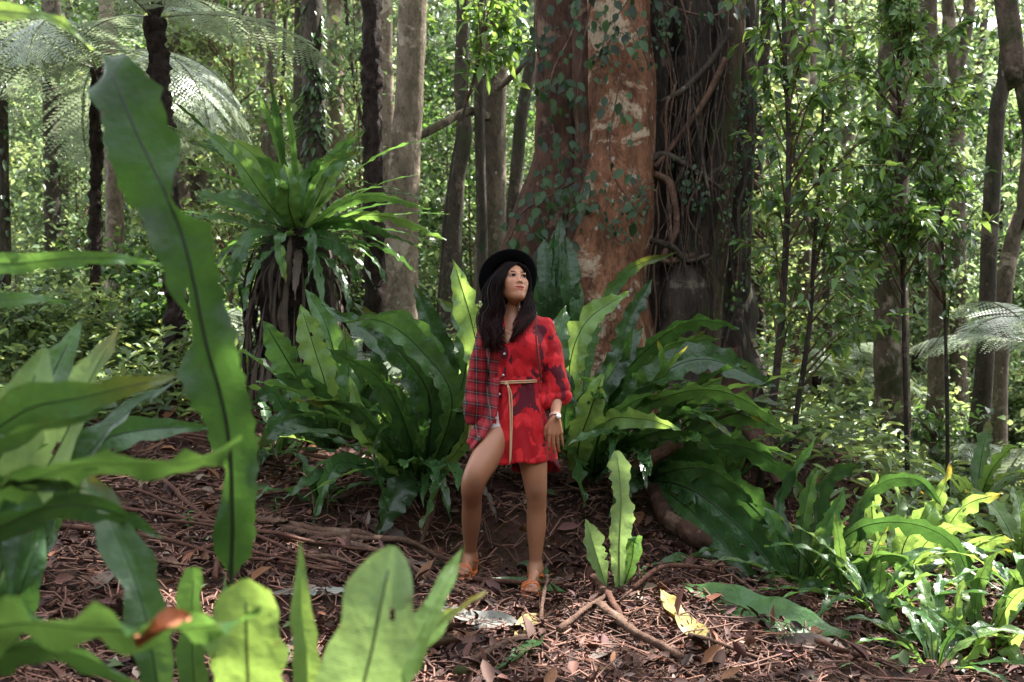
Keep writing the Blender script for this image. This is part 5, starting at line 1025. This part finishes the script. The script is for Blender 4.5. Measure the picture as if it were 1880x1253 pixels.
# hands: palm, four fingers, thumb
def hand(w, down, lat, fwd, curl):
    """down = pointing along the fingers, lat = from little finger to index finger, fwd = back-of-hand normal"""
    down, lat, fwd = norm(down), norm(lat), norm(fwd)
    for k in range(4):
        kn = w+down*(.082-.003*abs(k-1.3)*2)+lat*(.030-.020*k)+fwd*.002
        g.cone(w+down*.012+lat*(.014-.010*k), kn, .0135, .0105, .010)
        L = [.043, .048, .045, .035][k]; rr = [.0088, .0090, .0086, .0076][k]; d = down+lat*(.06-.05*k); p = kn
        for q, (f, sc_) in enumerate(((.95, 1.), (.65, .66), (.52, .55))):
            a = curl*(.35+.55*q); dd = norm(d*math.cos(a)-fwd*math.sin(a)); p2 = p+dd*L*f; g.cone(p, p2, rr*(1-.08*q), rr*(.92-.10*q), .0025); p = p2
    p0 = w+down*.018+lat*.020-fwd*.004; p1 = w+down*.048+lat*.044-fwd*.018; p2 = p1+down*.034+lat*.006-fwd*.010; p3 = p2+down*.026-lat*.004-fwd*.006
    g.cone(p0, p1, .0150, .0120, .012); g.cone(p1, p2, .0112, .0098, .004); g.cone(p2, p3, .0098, .0072, .003)
hand(wL, (.02, -.06, -1), (-1, -.25, 0), (-.1, -1, -.05), .45)
hand(wR, (-.05, .05, -1), (.5, -.9, 0), (-.9, -.45, 0), .5)
V, F = g.mesh()
# lip and cheek colour, painted knee shading, darkened lower skin
hl = ((V-HC)@HR)/HS; col = np.ones((len(V), 3))
lip = np.exp(-(((hl[:, 0])/.0255)**4+((hl[:, 2]+.0570)/.0112)**4))*(hl[:, 1] < -.078); col = col*(1-lip[:, None])+np.array([.80, .27, .29])*lip[:, None]
ck = np.exp(-(((np.abs(hl[:, 0])-.038)/.02)**2+((hl[:, 2]+.02)/.02)**2))*(hl[:, 1] < -.03); col = col*(1-.25*ck[:, None])+np.array([1.05, .8, .75])*.25*ck[:, None]
for kc in (np.array([.0, 0]),): pass
for q in (Q(870, 884, -.19), Q(984, 902, -.09)): kd = np.exp(-(np.linalg.norm((V-q)/np.array([.034, .05, .04]), axis=1))**2); col = col*(1-.38*kd[:, None])  # darker knees put form shading into the skin colour
low = np.clip((V[:, 2]-.9)/-.3, 0, 1)[:, None]; col = col*(1-.22*low)  # legs darkened, leaving the face's brighter light in the skin colour
isface = (hl[:, 2] > -.13) & (V[:, 2] > 1.4)
t = NT('skin'); o = t.obj(); tint = t.n('Attribute', attribute_name='tint').outputs['Color']
c = t.mix(t.noise(o, 9, 4)[0], (.36, .150, .082), (.45, .205, .120)); c = t.mix(1., c, tint, 'MULTIPLY')
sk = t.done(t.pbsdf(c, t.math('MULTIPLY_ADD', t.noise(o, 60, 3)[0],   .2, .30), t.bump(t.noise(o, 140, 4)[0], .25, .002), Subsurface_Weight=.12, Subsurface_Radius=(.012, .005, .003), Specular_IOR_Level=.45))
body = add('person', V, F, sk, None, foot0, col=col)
tag(body, 'woman in a black hat and red belted shirt dress looking up to the right', 'person')
W = body
# ---- eyes, brows
t = NT('eye white'); eyew = t.done(t.pbsdf((.26, .23, .22), .5))
t = NT('eye dark'); eyed = t.done(t.pbsdf((.006, .004, .003), .5, None, Specular_IOR_Level=.12))
t = NT('hair'); o = t.obj(); tint = t.n('Attribute', attribute_name='tint').outputs['Color']
hairm = t.done(t.pbsdf(t.mix(1., t.mix(t.noise(t.mapping(o, (40, 40, 4)), 4, 4)[0], (.0025, .0015, .0014), (.011, .0042, .0042)), tint, 'MULTIPLY'), .42, None, Specular_IOR_Level=.12))
def uvsphere(c, r, R=np.eye(3), nu=16, nv=10):
    a = np.linspace(0, 2*PI, nu, endpoint=False); b = np.linspace(0, PI, nv); A, B_ = np.meshgrid(a, b, indexing='ij')
    V = np.stack([np.cos(A)*np.sin(B_), np.sin(A)*np.sin(B_), np.cos(B_)], -1).reshape(-1, 3)*np.array(r)@R.T+c
    F = [(i*nv+j, ((i+1) % nu)*nv+j, ((i+1) % nu)*nv+j+1, i*nv+j+1) for i in range(nu) for j in range(nv-1)]; return V, F
for s_ in (-1, 1):
    mb = MB(); e = H(.0305*s_, -.0752, .0105); V, F = uvsphere(e, sh(.0155, .0104, .0072), HR); mb.put(V, F, m=0)
    gz_ = H(.0305*s_+.0022, -.0838, .0120); V, F = uvsphere(gz_, sh(.0090, .0032, .0072), HR); mb.put(V, F, m=1); mb.build('eye', [eyew, eyed], W)
    mb = MB(); p = np.array([H(x*s_, y, z) for x, y, z in ((.013, -.0860, .0290), (.023, -.0865, .0325), (.034, -.0815, .0335), (.047, -.0695, .0290))]); V, F = tube(spline(p, 12), np.array([.0016]*4+[.0021]*4+[.0010]*4), 6); mb.put(V, F)
    p = np.array([H(x*s_, y, z) for x, y, z in ((.0150, -.0825, .0110), (.024, -.0868, .0165), (.034, -.0862, .0170), (.0470, -.0765, .0120))]); V, F = tube(spline(p, 12), .0018, 6); mb.put(V, F)
    mb.build('eyebrow', hairm, W)
# ---- hair
g = SDF(HC-.17, HC+.17, .004)
g.ell(H(0, .030, .052), sh(.083, .097, .086), HR, 0); g.ell(H(0, .045, -.01), sh(.080, .075, .10), HR, .03)
sl, p = g.box(HC-.17, HC+.17); q = ((p-HC)@HR)/HS
face = (q[..., 1]+.030+np.maximum(0, q[..., 2]-.035)*.62)                                   # hair only behind this curved hair line
g.D = np.maximum(g.D, (-face).astype(np.float32)*1.)
V, F = g.mesh(); mb = MB(); mb.put(V, F, (.9, .9, .9)); r = np.random.default_rng(5)
def lock(guide, spread, n, wav, rad=.0014):
    n = int(n*3)
    gd = spline(np.array(guide), 26); s = np.linspace(0, 1, 26)
    for k in range(n):
        o_ = np.clip(r.normal(0, 1, 3), -2, 2)*r.choice([1, 1, 1, 1.25])*np.array([1, .7, .25])*spread; ph = r.uniform(0, 1); l = r.uniform(.80, 1.04); ss = s*l
        p = np.stack([np.interp(ss, s, gd[:, j]) for j in range(3)], 1)
        p = p+o_*(np.interp(s, [0, .25, .75, 1], [.45, .8, 1.15, .75]))[:, None]
        a = np.clip((s-.3)/.7, 0, 1)*wav*1.25; p[:, 0] += a*np.sin(s*17+ph*.9+round(o_[0]*90)*.9); p[:, 1] += a*np.cos(s*17+ph*.9)*.8
        V, F = tube(p, rad*np.interp(s, [0, .7, 1], [1, 1, .5]), 5); n5 = np.repeat(s, 5); n5 = np.concatenate([n5, [0, 1]])[:len(V), None]; mb.put(V, F, np.array([1, .9, .9])*r.uniform(.6, 1.5)*(1+np.clip(n5-.35, 0, 1)*np.array([3.2, 1.9, 1.8])))
lock([H(-.012, -.064, .088), H(-.050, -.052, .062), Q(912, 518, -.07), Q(908, 560, -.075), Q(905, 600, -.10), Q(909, 645, -.125)], .018, 150, .019)
lock([H(-.03, -.045, .095), H(-.07, -.02, .05), Q(901, 530, -.04), Q(896, 570, -.05), Q(893, 610, -.09), Q(897, 640, -.12)], .018, 110, .020)
lock([H(-.06, .0, .07), H(-.083, .02, .0), Q(905, 560, .0), Q(912, 600, -.05), Q(921, 632, -.12)], .014, 70, .012)
lock([H(.002, -.066, .088), H(.048, -.058, .066), H(.070, -.035, .01), H(.068, -.02, -.06), Q(965, 573, -.05), Q(954, 597, -.105), Q(943, 628, -.125)], .011, 90, .015)
lock([H(.06, .0, .07), H(.078, .01, .0), Q(972, 560, .0), Q(966, 588, -.07), Q(951, 615, -.12)], .012, 70, .010)
mb.build('hair', hairm, W)
# ---- hat
U = norm(np.array([-.22, .90, .38])); X = norm(np.cross(U, [0, 0, 1.])); Yv = np.cross(X, U); hc = Q(934, 513, .035)
prof = [(.0, .118), (.04, .119), (.066, .114), (.080, .100), (.086, .07), (.089, .03), (.091, .006), (.095, .0), (.12, -.001), (.142, .001), (.1515, .004), (.1520, .0065), (.151, .008), (.141, .0055), (.12, .0035), (.097, .0045), (.0945, .008), (.0925, .03), (.0895, .07), (.084, .103), (.069, .118), (.04, .123), (.0, .1225)]
n = 64; a = np.linspace(0, 2*PI, n, endpoint=False); V = []
for r_, z_ in prof:
    wv = z_+(.010*np.cos(2*a)*(r_/.15)**3 if r_ > .09 else 0*a)+(-.012*np.abs(np.cos(a))**6*(z_ > .11) if r_ < .07 else 0*a)
    V.append(hc+np.outer(np.cos(a)*r_*1.0, X)+np.outer(np.sin(a)*r_*1.06, Yv)+np.outer(wv, U))
V = np.vstack(V); F = [(i*n+j, i*n+(j+1) % n, (i+1)*n+(j+1) % n, (i+1)*n+j) for i in range(len(prof)-1) for j in range(n)]
felt = plain_mat('black felt', (.0022, .0022, .0034), .9, .3, 180, .25, Specular_IOR_Level=.1)
hat = add('hat', V, F, felt, W, col=np.ones((len(V), 3)))
rb = [(.0955, .006), (.0965, .010), (.0945, .032), (.0925, .034)]; V = np.vstack([hc+np.outer(np.cos(a)*r_, X)+np.outer(np.sin(a)*r_*1.06, Yv)+np.outer(0*a+z_, U) for r_, z_ in rb])
F = [(i*n+j, i*n+(j+1) % n, (i+1)*n+(j+1) % n, (i+1)*n+j) for i in range(3) for j in range(n)]; add('hat_band', V, F, plain_mat('hat band', (.01, .01, .012), .5, .2, 90, .2), hat, col=np.ones((len(V), 3)))

# ---- shirt dress: one half plaid, the other red camouflage
t = NT('dress cloth'); o = t.obj(); sp = t.n('SeparateXYZ', {0: o}); x, y, z = sp.outputs
wob = t.math('MULTIPLY', t.noise(o, 5, 1)[0], .008)
def camo(th, c_, base, off, sc, dist):
    nn = t.noise(t.mapping(o, (1, .6, .75), off), sc, 2, .45, dist)[0]; return t.mix(t.ramp(nn, [(th, 0.), (th+.012, 1.)]), base, c_)
cm = camo(.50, (.40, .006, .014), (.58, .012, .020), (0, 0, 0), 11., .6); cm = camo(.57, (.70, .024, .032), cm, (3.1, 1, 2), 12., .5); cm = camo(.565, (.11, .007, .018), cm, (7.7, 4, 5), 9.5, .8)
hx = t.math('ADD', t.math('ADD', x, t.math('MULTIPLY', y, .22)), wob); hz = t.math('ADD', t.math('ADD', z, t.math('MULTIPLY', x, .12)), wob)
def stripe(v, per, lo, hi, ph=0.):
    f = t.math('FRACT', t.math('ADD', t.math('MULTIPLY', v, 1/per), ph)); return t.math('MULTIPLY', t.math('GREATER_THAN', f, lo), t.math('LESS_THAN', f, hi))
pl = (.36, .012, .022); P1 = t.mix(t.math('MULTIPLY', t.math('ADD', stripe(hx, .056, .08, .48), stripe(hz, .056, .08, .48)), .49), pl, (.016, .009, .013))
P1 = t.mix(t.math('MULTIPLY', t.math('ADD', stripe(hx, .056, .26, .31), stripe(hz, .056, .26, .31), clamp=True), .36), P1, (.42, .33, .29)); P1 = t.mix(t.math('MULTIPLY', t.math('ADD', stripe(hx, .056, .72, .75), stripe(hz, .056, .72, .75), clamp=True), .2), P1, (.40, .28, .28))
side = t.n('Attribute', attribute_name='tint').outputs['Color']; sd_ = t.n('SeparateColor', {0: side}).outputs[0]
c = t.mix(t.math('GREATER_THAN', sd_, .5), cm, P1)
wr = t.noise(t.mapping(o, (1, 1, .5), rot=(0, .6, 0)), 9, 3, .5, .4)[0]; wv = t.n('TexWave', {'Vector': o, 'Scale': 300., 'Distortion': 0.}).outputs[0]
nor = t.bump(t.math('ADD', t.math('MULTIPLY', wr, 1.), t.math('MULTIPLY', wv, .004)), .9, .035)
pb = t.pbsdf(c, .72, nor, Sheen_Weight=.1, Specular_IOR_Level=.25); tl = t.n('BsdfTranslucent', {'Color': c}).outputs[0]
cloth = t.done(t.n('MixShader', {0: .16, 1: pb, 2: tl}).outputs[0])
g = SDF((-.34, 4.66, .70), (.34, 5.32, 1.50), .0036)
g.ell(Q(948, 640, .0), (.158, .104, .15), None, .03); g.ell(Q(947, 690, .0), (.124, .098, .10), None, .06); g.ell(Q(949, 715, 0), (.124, .100, .06), None, .04)
for s_ in (-1, 1): g.ell(Q(946+s_*27, 640, -.055), (.062, .056, .065), None, .04)
g.cone(Q(942, 597, .02), Q(900, 607, .02), .050, .052, .04); g.cone(Q(942, 595, .02), Q(1000, 600, .015), .052, .054, .04); g.cone(Q(941, 575, .035), Q(942, 600, .03), .056, .058, .03)
# sleeves, rolled cuffs
g.cone(Q(1001, 610, .01), Q(1013, 660, .01), .060, .060, .012); g.cone(Q(1013, 660, .01), Q(1021, 708, .01), .060, .058, .008)
g.cone(Q(1001, 722, .0), Q(1032, 712, .0), .046, .040, .012); g.cone(Q(1002, 738, -.03), Q(1036, 728, -.015), .036, .034, .005)
g.cone(Q(894, 612, .02), Q(881, 660, .02), .056, .054, .012); g.cone(Q(881, 660, .02), Q(875, 715, .03), .054, .055, .008); g.ell(Q(875, 742, .01), (.062, .06, .055), None, .02); g.cone(Q(869, 758, .02), Q(880, 762, .0), .042, .036, .02); g.cone(Q(868, 772, .02), Q(870, 776, .02), .036, .033, .015)
# openings: neckline, cuffs
g.cone(Q(942, 560, -.0), Q(938, 592, -.06), .048, .050, .008, True); g.cone(Q(938, 592, -.065), Q(927, 634, -.108), .050, .018, .006, True); g.cone(Q(941, 540, .03), Q(942, 585, .03), .050, .046, .006, True)
g.cone(Q(1018, 738, -.05), wL, .030, .032, .004, True); g.cone(Q(869, 776, .02), wR, .026, .030, .004, True)
sl, p = g.box(g.lo, g.lo+g.h*(g.n-1))
for a0 in range(0, g.n[0], 40):          # folds
    q = p[a0:a0+40]; u = np.stack([q[..., 0]*9, q[..., 1]*9, q[..., 2]*5-q[..., 0]*4], -1); g.D[a0:a0+40] -= (.0055*np.sin(q[..., 0]*135+vnoise(u*.7, 66)*3+q[..., 2]*14)*np.exp(-((q[..., 2]-1.10)/.065)**2)*(np.abs(q[..., 0]-.02) < .13)+.010*vnoise(u, 61)+.0065*vnoise(u*2.2, 62)+  .0010*np.sin(q[..., 2]*90+vnoise(u, 63)*4)*(np.abs(q[..., 0]-.2) < .13)*(q[..., 2] < 1.28)).astype(np.float32)
V, F = g.mesh(); F = F[(V[F][:, :, 2].mean(1) > Q(0, 722)[2]) | (V[F][:, :, 0].mean(1) > Q(1000, 0)[0]-.02) | (V[F][:, :, 0].mean(1) < Q(893, 0)[0])]
def plaid(V):
    e = np.interp(V[:, 2], [Q(0, 720)[2], Q(0, 640)[2], Q(0, 600)[2]], [Q(911, 0)[0], Q(921, 0)[0], Q(935, 0)[0]]); return (V[:, 0] < e).astype(float)
mb = MB(); pc = plaid(V); mb.put(V, F, np.stack([pc, pc, pc], 1))
# skirt: front + back of the camouflage half, wrapping behind
def sheet(rows, cols, fn):
    V = np.array([[fn(u, v) for v in np.linspace(0, 1, cols)] for u in np.linspace(0, 1, rows)]).reshape(-1, 3)
    F = [(i*cols+j, i*cols+j+1, (i+1)*cols+j+1, (i+1)*cols+j) for i in range(rows-1) for j in range(cols-1)]; return V, F
def skirt(u, v):
    ph = math.radians(-55+247*v); py = 692+u*(158+3*math.sin(v*9)); py += u*np.interp(v, [0, .50, .66, .85, 1], [0, 0, 14, 20, 10])
    cx = 949+u*4; hw = np.interp(u, [0, .2, .55, 1], [44, 49, 55, 56]); dp = np.interp(u, [0, .2, .55, 1], [.100, .106, .122, .130])
    fl = u**1.5*np.interp(v, [0, .48, .62, .8, 1], [0, 0, .30, .36, .2]); fold_ = 1+u*.055*math.sin(v*31+1.6*math.sin(u*3))+.025*math.sin(v*62+2*math.sin(u*5))*u+.014*math.sin(v*80)*(1-u)**2*3
    x_ = cx+hw*math.sin(ph)*(1+fl)*fold_; dy = -dp*math.cos(ph)*(1+fl*.6)*fold_-.012*u
    return Q(x_, py+2.5*math.sin(v*21)*u, dy)
V, F = sheet(34, 110, skirt); mb.put(V, F, (0, 0, 0)); V2, F2 = sheet(34, 110, lambda u, v: skirt(u, v)*1.+np.array([0, 0, 0])); 
def flap(u, v):   # plaid panel held open at the left
    f = np.array([np.interp(u, [0, .35, .58, .8, 1], [917, 914, 907, 890, 862]), np.interp(u, [0, 1], [694, 831]), np.interp(u, [0, .4, .6, .85, 1], [-.104, -.122, -.132, -.135, -.11])]); b = np.array([np.interp(u, [0, .5, 1], [892, 874, 858]), np.interp(u, [0, 1], [694, 800]), np.interp(u, [0, 1], [.03, .07])])
    q = f*(1-v)+b*v; return Q(q[0]+2.5*math.sin(v*9+u*5)*u, q[1]+2*math.sin(u*14)*v, q[2]-.012*math.sin(v*PI)+.012*math.sin(v*14+u*3)*u)
V, F = sheet(30, 22, flap); mb.put(V, F, (1, 1, 1))
def back(u, v):   # rest of the back panel, behind the left leg
    a = skirt(u*.85, 1.); b = flap(u, 1.); return a*(1-v)+b*v+np.array([0, .05*math.sin(v*PI), 0])
V, F = sheet(20, 16, back); mb.put(V, F, (1, 1, 1))
def placket(u, v): q = skirt(u*.985, .002+.035*v); return q+np.array([0, -.004, 0])
V, F = sheet(30, 5, placket); mb.put(V, F, (0, 0, 0))
# collar
for s_, pts in ((1, [(958, 575, -.035), (983, 576, -.015), (974, 600, -.07), (957, 604, -.098), (944, 596, -.085)]), (-1, [(926, 572, -.03), (906, 584, -.02), (908, 606, -.075), (920, 612, -.10), (928, 600, -.085)])):
    q = np.array([Q(*a) for a in pts]); c0 = q.mean(0)+[0, -.010, .004]; V = np.vstack([q, q*.5+c0*.5+[0, -.006, 0], c0]); nq = 5
    F = [(i, (i+1) % nq, nq+(i+1) % nq, nq+i) for i in range(nq)]+[(nq+i, nq+(i+1) % nq, 2*nq) for i in range(nq)]; mb.put(V, F, (1, 1, 1) if s_ < 0 else (0, 0, 0))
dress = mb.build('shirt_dress', cloth, W)
so_ = dress.modifiers.new('cloth', 'SOLIDIFY'); so_.thickness = .003; so_.offset = 0
# buttons
wht = plain_mat('button', (.75, .72, .70), .3, .05, 30, 0)
for bx, by, dyy in ((926, 650, -.128), (924, 689, -.118), (917, 724, -.108), (911, 768, -.114)):
    c0 = Q(bx, by, dyy); V, F = tube(np.array([c0+[0, .004, 0], c0-[0, .003, 0]]), .0055, 12); o_ = add('button', V, F, wht, dress, col=np.ones((len(V), 3)))
    V, F = tube(np.array([c0-[0, .0028, 0], c0-[0, .0045, 0]]), .0022, 8); add('thread', V, F, plain_mat('thread', (.12, .02, .03), .8) if bx == 926 else bpy.data.materials['thread'], dress, col=np.ones((len(V), 3)))
# shorts
mb = MB(); V, F = tube(np.array([Q(922, 760, 0), Q(918, 784, -.012), Q(911, 806, -.035)]), np.array([.092, .089, .088]), 28, False); mb.put(V, F); mb.build('shorts', plain_mat('white shorts', (.62, .60, .60), .85, .08, 60, .3), W)
# belt cord
tan = plain_mat('belt cord', (.50, .30, .17), .6, .2, 60, .2); mb = MB(); ring = []
for k in range(49):
    ph = 2*PI*k/48; ring.append(Q(948+46.5*math.sin(ph), 700-2*math.sin(ph)+6*max(0, -math.cos(ph))*(math.sin(ph) < 0)*abs(math.sin(ph))*0, -.1125*math.cos(ph)-.003))
ring = np.array(ring); V, F = tube(ring, .0042, 6, False); mb.put(V, F); V, F = tube(ring-[0, 0, .009], .0038, 6, False); mb.put(V, F)
V, F = uvsphere(Q(930, 705, -.118), (.010, .008, .009)); mb.put(V, F)
for dx in (0, 4): V, F = tube(spline(np.array([Q(931+dx*.3, 706, -.12), Q(935+dx, 725, -.122), Q(937+dx*.8, 770, -.136), Q(937+dx*.5, 815, -.146), Q(936+dx*.3, 853-dx, -.150)]), 20), .0036, 6); mb.put(V, F)
mb.build('belt', tan, W)
# bag strap, braided
mb = MB(); gd = spline(np.array([Q(984, 572, .01), Q(985, 580, -.055), Q(984, 600, -.088), Q(985, 630, -.112), Q(988, 660, -.108), Q(991, 684, -.090), Q(994, 700, -.07)]), 60); a = np.linspace(0, 44, 60)
for k in range(3): V, F = tube(gd+.0022*np.stack([np.cos(a+k*2.1), np.sin(a+k*2.1), 0*a], 1), .0020, 5); mb.put(V, F)
mb.build('bag_strap', plain_mat('strap leather', (.05, .022, .016), .6, .3, 60, .2), W)
# watch
ax_ = norm(wL-eL); wp = wL-ax_*.012; T1 = norm(np.cross(ax_, [0, 1., 0])); T2 = np.cross(ax_, T1); a = np.linspace(0, 2*PI, 33)
rg = wp+np.outer(np.cos(a)*.0262, T1)+np.outer(np.sin(a)*.0262, T2); mb = MB()
for k in (-.005, 0, .005): V, F = tube(rg+ax_*k, .0034, 6, False); mb.put(V, F)
st_ = mb.build('watch', plain_mat('watch strap', (.62, .38, .34), .5, .1, 50, .1), W)
dc = Q(1025, 765, -.131); nd = norm(np.array([.35, -1, .1])); mb = MB(); V, F = tube(np.array([dc-nd*.004, dc+nd*.004]), .0135, 20); mb.put(V, F, m=0); V, F = tube(np.array([dc+nd*.003, dc+nd*.0052]), .0112, 20); mb.put(V, F, m=1)
mb.build('watch_dial', [plain_mat('watch rim', (.7, .42, .30), .2, .05, 20, 0, Metallic=1.), plain_mat('watch face', (.8, .78, .74), .3, .03, 20, 0)], st_)
# sandals
san = plain_mat('sandal leather', (.55, .15, .04), .5, .2, 70, .2)
for (ball, d, lat), an, he in ((LF, anL, heL), (RF, anR, heR)):
    mb = MB(); n = 18; L0, R0 = [], []; d0 = np.array([d[0], d[1], 0])/np.linalg.norm(d[:2]); lt = np.array([d0[1], -d0[0], 0])
    hz_ = he-np.array([0, 0, .030])-d0*.035; tz = ball+d0*.062-np.array([0, 0, .024])
    for k in range(n):
        s_ = k/(n-1); c0 = hz_*(1-s_)+tz*s_; w_ = .047*(.55+.45*math.sin(min(1, s_*1.25+.12)*PI*.62))*math.sqrt(max(.05, 1-(2*s_-1)**8)); L0.append(c0-lt*w_); R0.append(c0+lt*w_)
    V = np.vstack([L0, R0, np.array(L0)-[0, 0, .014], np.array(R0)-[0, 0, .014]]); F = []
    for k in range(n-1): F += [(k, k+1, n+k+1, n+k), (2*n+k, 3*n+k, 3*n+k+1, 2*n+k+1), (k, 2*n+k, 2*n+k+1, k+1), (n+k, n+k+1, 3*n+k+1, 3*n+k)]
    F += [(0, n, 3*n, 2*n), (n-1, 3*n-1, 4*n-1, 2*n-1)]
    mb.put(V, F)
    def strap(pts, w_=.0065):
        p = spline(np.array(pts), 18)
        for q in (-1, -.33, .33, 1): V, F = tube(p+np.array([0, 0, 1])*q*w_*.75, .0034, 6); mb.put(V, F)
    up = np.array([0, 0, 1.]); b2 = ball
    strap([b2+lt*.047-up*.018, b2+lt*.040+up*.016, b2+up*.030-d0*.004, b2-lt*.040+up*.016, b2-lt*.047-up*.018])
    strap([b2+lt*.045+d0*.02-up*.018, b2+lt*.034+d0*.022+up*.010, b2+up*.024+d0*.012, b2-lt*.038-d0*.006+up*.014, b2-lt*.046-d0*.01-up*.018])
    a2 = an*.55+he*.45+d0*.012
    strap([he-d0*.034, he+lt*.035-d0*.01+up*.006, a2+lt*.035+d0*.02, a2+d0*.046-up*.002, a2-lt*.035+d0*.02, he-lt*.035-d0*.01+up*.006, he-d0*.034], .008)
    strap([he+lt*.036+d0*.02-up*.028, he+lt*.038+d0*.01+up*.008]); strap([he-lt*.036+d0*.02-up*.028, he-lt*.038+d0*.01+up*.008])
    mb.build('sandal', san, W)
